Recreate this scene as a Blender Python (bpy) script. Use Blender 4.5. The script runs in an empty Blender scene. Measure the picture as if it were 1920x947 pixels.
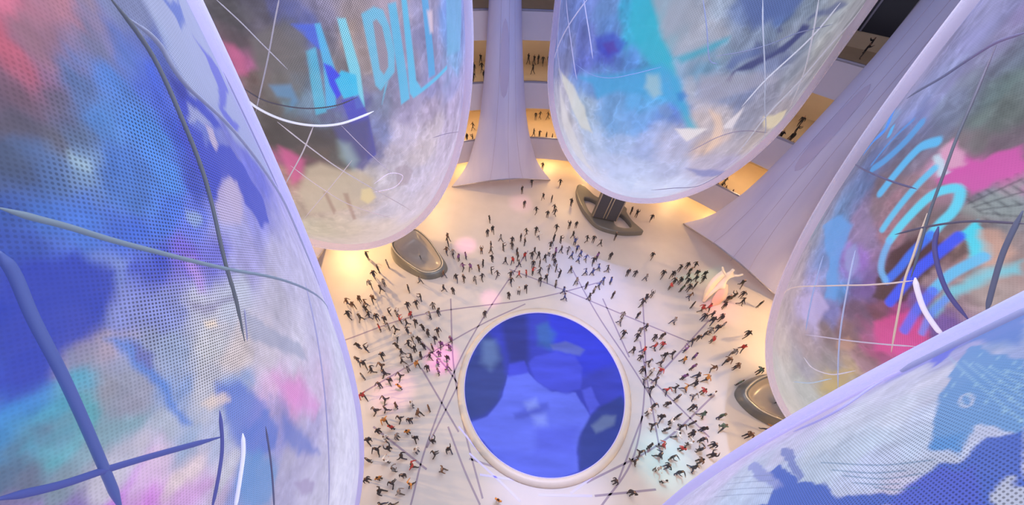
import bpy, bmesh, math, random
import numpy as np
from mathutils import Vector, Matrix

# ------------------------------------------------------------------ camera, light, exposure
sc = bpy.context.scene
COL = sc.collection
H = 30.0
FPX = 600.0
TILT = math.radians(41.3667)
ROLL = math.radians(-3.255)
cam_d = bpy.data.cameras.new('camera')
cam_d.sensor_fit = 'HORIZONTAL'; cam_d.sensor_width = 36.0
cam_d.lens = 36.0 * FPX / 1920.0
cam_d.clip_start = 0.1; cam_d.clip_end = 500
cam = bpy.data.objects.new('camera', cam_d); COL.objects.link(cam)
F = Vector((0, math.sin(TILT), -math.cos(TILT))); R0 = Vector((1, 0, 0)); D0 = F.cross(R0)
Rv = math.cos(ROLL) * R0 + math.sin(ROLL) * D0
Dv = -math.sin(ROLL) * R0 + math.cos(ROLL) * D0
M = Matrix.Identity(4)
for i in range(3):
    M[i][0] = Rv[i]; M[i][1] = -Dv[i]; M[i][2] = -F[i]
M[0][3], M[1][3], M[2][3] = 0, 0, H
cam.matrix_world = M
sc.camera = cam

sc.view_settings.view_transform = 'Standard'
sc.view_settings.look = 'None'
sc.view_settings.exposure = 0.0
sc.view_settings.gamma = 1.0
sc.view_settings.use_curve_mapping = False

world = bpy.data.worlds.new('world'); sc.world = world; world.use_nodes = True
world.node_tree.nodes['Background'].inputs[0].default_value = (0.62, 0.6, 0.85, 1)
world.node_tree.nodes['Background'].inputs[1].default_value = 0.35

CX, CY = 3.63, 12.66          # centre of the round atrium
RING = 30.5                   # inner edge of the balconies
BACK = 42.0                   # wall behind the balconies

def lamp(kind, name, loc, power, col, rot=None, **kw):
    d = bpy.data.lights.new(name, kind); d.energy = power; d.color = col
    for k, v in kw.items(): setattr(d, k, v)
    o = bpy.data.objects.new(name, d); COL.objects.link(o); o.location = loc
    if rot is not None: o.rotation_euler = rot
    return o
# area lamp added under the unseen roof opening as soft fill
lamp('AREA', 'roof_fill_lamp', (CX, CY, 35.4), 7600, (0.76, 0.85, 1.0), (0, 0, 0), shape='DISK', size=20)
# warm downlights under each balcony ring
for zi, (zl, pw, rr, cc) in enumerate(((2.55, 400, 33.2, (1.0, 0.64, 0.28)), (10.3, 400, 35.5, (1.0, 0.70, 0.38)), (18.0, 120, 35.5, (1.0, 0.80, 0.60)))):
    for k in range(24):
        a = math.radians(-62 + k * 11.5)
        lamp('POINT', 'balcony_downlight', (CX + rr * math.cos(a), CY + rr * math.sin(a), zl), pw, cc, shadow_soft_size=0.35)
# unseen wash lights added at the lower balcony edge, warming floor and throwing column shadows
for (a, ta, tr, pw) in ((123, 116, 20, 3000), (80, 84, 19, 1900), (47, 50, 21, 900), (10, 14, 17, 4600), (-14, -12, 17, 3200), (150, 152, 18, 7000), (194, 186, 13, 9000), (-40, -45, 15, 2600)):
    p = Vector((CX + 30.2 * math.cos(math.radians(a)), CY + 30.2 * math.sin(math.radians(a)), 6.9)); t = Vector((CX + tr * math.cos(math.radians(ta)), CY + tr * math.sin(math.radians(ta)), 0))
    lamp('SPOT', 'added_wash_spot', p, pw, (1.0, 0.62, 0.26), (t - p).to_track_quat('-Z', 'Y').to_euler(), spot_size=math.radians(125), spot_blend=1.0, shadow_soft_size=0.3)
# coloured show spotlights hung in the roof, aimed at the floor
def show(x, y, col, power, rad):
    p = Vector((CX + (x - CX) * 0.35, CY + (y - CY) * 0.35, 34.0)); t = Vector((x, y, 0)); d = t - p
    o = lamp('SPOT', 'show_spotlight', p, power, col, d.to_track_quat('-Z', 'Y').to_euler(), spot_size=2 * math.atan(rad / d.length), spot_blend=1.0, shadow_soft_size=0.15)
for s in ((8.8, 24.4, (0.22, 0.34, 1.0), 24000, 6.5), (-6.1, 12.4, (1.0, 0.12, 0.65), 44000, 2.0), (13.2, 5.0, (0.03, 0.85, 0.95), 20000, 3.0),
          (-19.5, 23.5, (0.5, 1.0, 0.15), 34000, 5.5), (22.1, 26.6, (0.0, 0.75, 0.5), 22000, 4.4), (-9.9, 9.2, (1.0, 0.35, 0.65), 24000, 2.4),
          (-2.1, 19.5, (1.0, 0.3, 0.65), 28000, 1.5), (-5.9, 27.2, (1.0, 0.35, 0.75), 36000, 1.8), (21.6, 6.2, (1.0, 0.12, 0.70), 46000, 5.0),
          (23.6, 20.0, (1.0, 0.2, 0.35), 26000, 2.6), (1.0, 36.0, (1.0, 0.4, 0.75), 18000, 2.4), (17.5, 8.0, (0.45, 0.6, 1.0), 24000, 8.0), (3.8, 2.2, (0.5, 0.5, 1.0), 24000, 6.0), (11.5, 17.5, (0.4, 0.42, 1.0), 22000, 8.0)):
    show(*s)

# ------------------------------------------------------------------ data measured on the place (degrees round each pod, height in metres, colours)
DOTS={1:[(14.8,29.37,0.1),(11.0,28.87,0.15),(9.2,28.36,0.35),(6.5,28.12,0.1),(3.3,27.74,0.1),(2.9,27.34,0.1),(4.9,27.28,0.25),(14.2,28.8,0.4),(11.6,28.48,0.7),(16.8,28.37,1.0),(16.6,27.79,1.0),(8.7,27.22,1.0),(9.4,26.43,1.0),(13.6,27.47,1.0),(18.0,26.77,0.7),(15.7,25.32,0.35),(7.6,24.73,0.6),(2.0,26.53,0.15),(2.5,25.86,0.25),(10.6,22.27,0.25),(23.8,22.08,0.1),(30.0,24.97,0.3),(30.8,26.76,0.5),(40.0,27.96,0.4),(29.1,28.84,0.25),(19.1,29.08,0.2),(7.7,18.15,0.15)],2:[(9.3,26.16,1.0),(17.0,25.22,1.0),(0.0,24.7,0.9),(-0.4,23.41,0.8),(-0.5,26.33,0.4),(-10.2,25.79,0.05),(-10.3,24.3,0.1),(-11.8,21.92,0.05),(-2.6,21.01,0.1),(18.7,21.43,0.6),(21.7,18.24,0.4),(6.4,20.55,0.4),(45.7,24.08,0.3),(33.7,21.99,0.4),(-1.1,15.2,0.1),(-18.1,17.45,0.05),(-11.6,26.89,0.05)],3:[(22.7,25.46,0.7),(30.0,22.49,0.8),(7.7,23.69,0.5),(22.4,20.45,0.8),(18.0,18.33,0.6),(-5.6,18.78,0.35),(-16.8,24.63,0.05),(-33.8,22.78,0.05),(-44.1,18.4,0.05),(-8.1,14.14,0.15),(25.2,13.1,0.1),(46.6,22.95,0.4),(53.9,25.34,0.25),(48.1,18.53,0.2)],4:[(-22.4,21.59,0.8),(-20.2,20.06,0.5),(-10.6,21.24,0.6),(-17.6,21.9,0.8),(-35.5,19.46,0.4),(-34.3,15.65,0.1),(-15.0,14.37,0.05),(-8.0,18.03,0.1),(-50.9,27.35,0.25),(-32.4,26.81,0.3),(-41.3,25.96,0.3),(-48.2,24.0,0.2),(-21.4,25.48,0.1),(-18.0,24.27,0.15),(-9.1,23.62,0.15),(-35.3,22.43,0.5),(-23.7,23.21,0.25)],5:[(-19.9,26.37,0.8),(-20.8,25.47,0.7),(-19.9,26.96,0.9),(-15.2,27.49,1.0),(-26.7,25.94,0.35),(-29.2,26.51,0.15),(-26.4,27.44,0.15),(-19.3,27.72,0.5),(-21.6,24.11,0.5),(-30.7,21.1,0.5),(-28.2,24.1,0.2),(-37.9,24.42,0.05),(-39.2,26.8,0.05)]}
PODS={1:{'x':-12.29,'y':-0.09,'R':9.81,'z0':4.5,'a':32.2,'k':0.0},2:{'x':-12.87,'y':21.23,'R':9.91,'z0':8.47,'a':16.49,'k':0.0},3:{'x':12.26,'y':30.19,'R':10.11,'z0':8.2,'a':12.64,'k':0.0},4:{'x':21.42,'y':7.12,'R':10.0,'z0':6.71,'a':27.05,'k':0.0},5:{'x':8.18,'y':-4.65,'R':7.42,'z0':5.48,'a':25.32,'k':0.0}}
CONTENT={1:[(14.8,29.37,215,120,150),(16.7,29.3,190,130,150),(19.3,29.22,150,130,155),(22.7,29.1,130,140,185),(27.3,28.95,170,180,215),(34.0,28.73,175,190,225),(13.6,29.22,190,95,120),(15.3,29.14,150,110,130),(17.2,29.05,115,120,160),(19.4,28.95,90,120,200),(22.4,28.8,80,100,190),(25.5,28.67,160,175,220),(32.5,28.36,170,180,225),(40.0,28.02,165,150,230),(12.2,29.05,110,85,105),(13.5,28.96,100,95,120),(14.8,28.88,85,110,165),(16.9,28.75,80,130,215),(19.6,28.57,70,100,215),(22.9,28.37,60,70,180),(28.3,28.03,165,175,225),(39.9,27.36,150,140,230),(11.0,28.87,85,80,100),(11.9,28.79,95,95,115),(13.0,28.7,90,110,150),(14.4,28.58,80,130,205),(16.5,28.4,75,135,225),(18.9,28.19,60,90,210),(21.8,27.95,110,125,215),(26.6,27.56,120,125,215),(39.7,26.56,150,145,235),(9.7,28.7,70,85,120),(10.6,28.59,75,105,160),(12.0,28.53,120,150,190),(13.1,28.32,75,120,205),(15.0,28.1,80,140,235),(17.3,27.85,65,85,200),(19.8,27.57,80,90,210),(21.0,27.28,190,180,225),(27.7,26.75,110,115,220),(39.4,25.56,165,160,235),(8.4,28.53,45,80,165),(9.3,28.41,65,110,200),(10.3,28.25,70,115,210),(11.8,28.03,65,105,215),(13.5,27.79,75,120,230),(15.6,27.49,100,120,230),(18.4,27.09,170,170,230),(23.2,26.43,150,150,230),(38.9,24.42,190,185,235),(7.2,28.35,45,70,170),(7.9,28.22,50,80,180),(8.8,28.05,65,95,200),(9.7,27.87,130,150,220),(11.1,27.62,60,80,200),(12.6,27.33,120,100,220),(14.2,27.03,110,110,210),(16.9,26.53,170,165,225),(21.4,25.73,195,190,230),(38.1,23.04,205,200,240),(6.0,28.18,35,60,180),(6.6,28.03,45,70,180),(7.3,27.84,55,85,190),(8.2,27.61,130,140,210),(9.2,27.37,130,140,210),(10.0,27.18,130,140,210),(11.4,26.81,190,190,215),(13.5,26.32,185,190,215),(17.2,25.44,190,185,210),(25.5,23.6,195,190,225),(36.8,21.36,215,215,240),(4.8,27.99,50,80,200),(5.2,27.85,60,90,200),(5.4,27.69,150,140,180),(6.3,27.49,175,160,185),(7.0,27.24,140,150,190),(7.8,26.96,150,165,205),(9.2,26.51,200,200,215),(10.5,26.08,215,200,205),(12.6,25.39,205,195,215),(16.0,24.33,205,200,225),(34.6,19.45,215,215,240),(3.6,27.81,50,110,215),(3.9,27.66,70,150,215),(4.3,27.47,90,170,205),(4.7,27.25,150,150,170),(5.3,26.99,150,150,175),(5.9,26.67,130,155,210),(6.9,26.19,190,190,210),(7.9,25.74,150,170,220),(9.5,25.0,215,180,220),(11.5,24.12,220,160,215),(14.7,22.74,210,190,225),(30.8,17.25,225,225,245),(2.5,27.64,60,130,190),(2.7,27.47,80,165,200),(3.1,27.23,90,170,190),(3.5,26.95,130,165,185),(4.0,26.59,170,180,205),(4.5,26.2,160,180,220),(5.3,25.7,170,180,215),(6.3,25.04,100,130,210),(7.7,24.1,140,140,205),(10.1,22.6,170,165,215),(15.7,19.49,225,222,245),(1.4,27.47,80,105,140),(1.6,27.29,100,110,140),(1.8,27.03,120,140,160),(2.0,26.72,190,185,205),(2.4,26.32,215,190,220),(2.7,25.9,225,205,215),(3.3,25.25,200,200,220),(4.0,24.5,120,140,215),(5.0,23.39,180,175,210),(6.8,21.62,190,185,220),(10.0,18.68,225,222,245),(0.4,27.31,120,110,160),(0.5,27.12,150,120,190),(0.7,26.85,130,110,180),(0.8,26.51,190,120,220),(1.0,26.09,205,130,225),(1.2,25.64,205,160,220),(1.4,25.04,195,175,215),(1.8,24.26,150,160,215),(2.3,23.13,170,165,205),(3.4,20.92,200,195,225),(8.8,12.87,230,228,248)],2:[(-11.8,27.1,70,72,80),(-7.3,27.08,75,75,95),(-2.6,27.05,80,85,140),(2.2,26.99,85,95,160),(7.4,26.93,140,135,170),(14.4,26.81,165,150,160),(22.7,26.65,170,155,175),(33.5,26.39,165,160,200),(48.5,25.96,120,150,225),(67.7,25.34,140,150,220),(-13.0,26.45,85,75,85),(-8.3,26.42,95,90,105),(-2.5,26.36,90,95,125),(1.6,26.3,80,95,170),(5.8,26.23,125,125,150),(12.9,26.08,165,145,140),(21.3,25.87,165,155,190),(32.2,25.54,150,150,200),(46.9,25.01,120,165,230),(67.3,24.18,150,160,225),(-14.2,25.65,170,90,140),(-8.7,25.6,105,98,105),(-4.1,25.54,105,104,110),(0.1,25.46,90,110,160),(5.1,25.35,130,125,135),(12.5,25.16,165,150,155),(21.3,24.87,160,150,185),(33.0,24.41,150,150,195),(45.5,23.84,140,180,235),(66.4,22.78,165,165,225),(-13.4,24.74,115,95,95),(-8.1,24.67,110,105,105),(-3.8,24.59,105,125,150),(1.9,24.45,120,130,160),(10.7,24.17,150,145,170),(19.7,23.81,140,140,180),(31.7,23.23,150,150,205),(44.9,22.49,165,165,220),(62.1,21.44,175,165,215),(-13.6,23.93,95,90,90),(-8.0,23.84,100,130,150),(-2.3,23.7,115,145,175),(5.1,23.46,100,105,180),(12.0,23.18,140,150,190),(20.2,22.78,165,155,195),(30.9,22.17,185,170,205),(45.1,21.24,190,175,215),(-13.4,22.77,75,70,70),(-8.6,22.66,85,80,80),(-2.4,22.47,90,85,110),(4.2,22.21,80,80,150),(10.1,21.92,130,140,195),(18.9,21.57,190,180,210),(30.4,20.8,210,195,215),(43.9,19.77,200,185,220),(-15.3,21.41,170,90,130),(-10.6,21.6,120,105,95),(-4.7,21.41,120,120,125),(0.8,21.17,130,145,150),(6.1,20.9,100,105,165),(13.7,20.44,190,180,205),(24.6,19.64,215,200,215),(41.2,18.21,210,195,225),(-18.5,20.13,165,120,120),(-12.6,19.99,175,155,140),(-5.2,19.72,190,175,160),(2.7,19.27,190,180,185),(12.0,18.62,210,200,220),(24.7,17.5,210,200,230),(42.7,15.69,215,200,225),(-21.8,18.05,190,165,150),(-12.0,18.28,205,180,165),(-2.5,17.26,205,185,180),(7.9,16.43,205,195,215),(23.5,14.81,220,205,225),(-24.5,15.59,205,190,170),(-13.5,15.26,215,195,180),(0.4,14.2,220,200,195),(19.5,11.69,225,205,205),(-39.7,12.33,215,195,185),(-17.6,11.13,225,205,200)],3:[(-72.9,23.8,110,125,190),(-41.7,24.89,110,130,200),(-27.4,25.35,105,140,200),(-16.9,25.66,60,170,215),(-10.7,25.82,60,185,210),(-4.9,25.96,160,170,195),(2.9,26.12,170,175,195),(10.4,26.25,165,180,205),(17.9,26.34,110,130,180),(25.8,26.4,80,105,165),(34.6,26.43,130,145,170),(45.6,26.39,165,170,180),(68.5,26.09,150,150,160),(-59.8,22.59,120,130,190),(-35.5,23.65,105,115,190),(-22.6,24.15,100,140,210),(-12.5,24.5,60,175,215),(-4.6,24.73,60,180,205),(2.8,24.91,170,170,185),(10.7,25.06,165,165,180),(18.6,25.18,135,150,180),(27.0,25.24,120,135,165),(36.5,25.25,140,150,175),(49.2,25.15,165,165,170),(72.8,24.67,150,145,150),(-50.8,21.22,125,130,180),(-32.6,22.18,95,105,190),(-22.1,22.67,80,90,195),(-11.6,23.11,90,140,215),(-2.5,23.42,60,170,210),(4.4,23.61,140,160,190),(12.7,23.79,110,155,190),(22.9,23.91,140,155,185),(32.3,23.95,120,130,170),(43.9,23.87,155,160,180),(58.9,23.58,165,160,170),(-47.7,19.44,175,170,190),(-29.7,20.57,110,150,215),(-17.0,21.26,110,165,225),(-6.7,21.72,90,160,220),(2.6,22.05,70,160,215),(11.4,22.29,160,165,185),(20.3,22.43,130,140,175),(28.0,22.48,120,130,170),(39.0,22.44,155,155,180),(55.6,22.1,160,158,175),(-44.4,17.46,195,190,205),(-27.4,18.71,170,190,220),(-14.1,19.56,120,170,230),(-3.4,20.1,115,165,230),(7.1,20.5,90,130,215),(17.5,20.75,195,180,185),(25.4,20.83,190,180,190),(36.7,20.8,160,160,185),(52.7,20.44,165,155,165),(-38.3,15.38,205,205,225),(-19.5,16.93,185,200,235),(-6.5,17.82,165,185,230),(4.4,18.37,165,180,230),(14.7,18.72,185,185,220),(27.6,18.88,220,190,180),(37.8,18.8,190,180,195),(52.9,18.34,185,170,170),(-29.3,13.33,210,212,240),(-8.8,15.14,195,205,245),(4.3,16.0,195,205,245),(18.5,16.52,195,200,240),(31.4,16.6,190,180,205),(45.6,16.26,185,175,210),(64.0,15.48,200,185,200),(-12.1,11.85,215,218,250),(9.4,13.64,205,215,250),(27.3,14.13,210,215,248),(56.4,13.24,205,200,230),(16.1,10.34,205,210,240),(38.1,11.1,215,218,245),(51.2,12.36,215,205,225)],4:[(-65.1,27.84,140,140,190),(-50.9,28.15,140,140,185),(-42.5,28.37,130,130,175),(-65.0,26.91,150,145,185),(-48.6,27.43,140,140,190),(-40.8,27.71,125,130,165),(-35.6,27.91,110,125,145),(-64.8,25.9,155,150,190),(-46.5,26.64,140,145,190),(-37.9,27.05,125,140,160),(-33.2,27.29,110,130,135),(-30.5,27.43,100,118,120),(-64.6,24.76,140,140,185),(-44.6,25.77,120,130,185),(-37.4,26.2,120,135,165),(-31.6,26.58,110,125,125),(-27.3,26.87,105,115,115),(-60.0,23.7,120,120,150),(-42.8,24.8,115,125,170),(-35.7,25.33,120,130,160),(-30.8,25.73,125,115,120),(-26.3,26.11,130,125,130),(-23.0,26.39,125,110,125),(-63.8,22.25,110,115,150),(-42.7,23.79,105,115,165),(-35.1,24.46,120,110,130),(-28.2,25.12,205,150,190),(-24.0,25.54,205,95,175),(-20.6,25.89,205,120,180),(-63.3,20.95,125,115,140),(-40.8,22.82,100,120,170),(-33.3,23.6,130,110,120),(-28.2,24.17,150,120,130),(-22.9,24.79,170,130,150),(-19.5,25.2,145,125,145),(-17.0,25.5,130,130,150),(-62.1,19.16,140,145,165),(-41.8,21.13,110,140,190),(-32.9,22.21,140,120,160),(-26.3,23.09,160,115,130),(-21.6,23.75,130,110,115),(-18.0,24.27,130,115,125),(-15.1,24.7,140,125,130),(-13.0,25.01,130,130,140),(-60.5,17.25,165,150,165),(-36.4,19.99,120,145,205),(-29.9,20.95,150,110,200),(-24.3,21.84,140,110,150),(-19.5,22.64,80,55,60),(-15.9,23.28,130,90,100),(-12.5,23.88,160,125,125),(-10.1,24.32,190,160,155),(-48.8,16.17,185,165,175),(-31.6,18.64,165,160,215),(-25.5,19.72,90,150,220),(-21.3,20.54,120,90,160),(-17.2,21.36,90,60,75),(-14.1,22.03,90,65,80),(-11.0,22.69,170,140,150),(-7.8,23.4,190,170,170),(-49.7,13.95,195,175,175),(-28.4,17.18,175,160,205),(-21.7,18.58,120,120,190),(-17.2,19.61,110,80,110),(-13.5,20.51,130,70,90),(-10.6,21.24,170,60,130),(-8.4,21.8,110,80,160),(-38.8,12.99,205,185,185),(-22.5,16.05,170,150,160),(-16.5,17.55,140,115,125),(-12.1,18.78,130,95,105),(-8.9,19.73,170,75,130),(-6.9,20.38,180,80,160),(-27.0,12.13,200,195,195),(-15.0,15.08,165,160,180),(-10.1,16.65,150,140,150),(-6.9,17.83,165,140,120),(-5.1,18.49,160,120,140),(-16.0,10.78,200,195,190),(-6.7,14.05,185,185,185),(-2.8,15.89,190,170,120),(-3.1,10.08,215,205,200)],5:[(-39.2,26.89,95,125,205),(-38.9,27.07,75,120,210),(-38.9,26.17,130,130,220),(-32.3,26.87,165,165,215),(-28.7,27.35,140,165,215),(-26.2,27.66,150,165,215),(-38.4,25.15,200,190,225),(-31.1,26.25,205,205,230),(-26.9,26.88,205,205,228),(-24.8,27.23,200,200,225),(-26.3,27.35,195,195,225),(-33.4,24.6,195,180,225),(-26.7,25.94,205,210,232),(-23.2,26.71,205,212,235),(-21.6,27.11,195,205,235),(-35.9,22.18,210,195,235),(-26.2,24.62,200,200,230),(-22.4,25.73,205,215,235),(-20.1,26.49,195,210,235),(-18.8,27.0,190,205,235),(-17.4,27.18,190,200,230),(-33.8,20.6,205,205,230),(-23.1,23.94,195,205,230),(-20.0,25.81,190,205,230),(-17.1,26.63,190,200,235),(-15.3,26.95,190,185,215),(-25.5,20.86,205,200,230),(-18.5,24.16,190,205,235),(-16.6,25.16,180,195,230)]}
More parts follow.
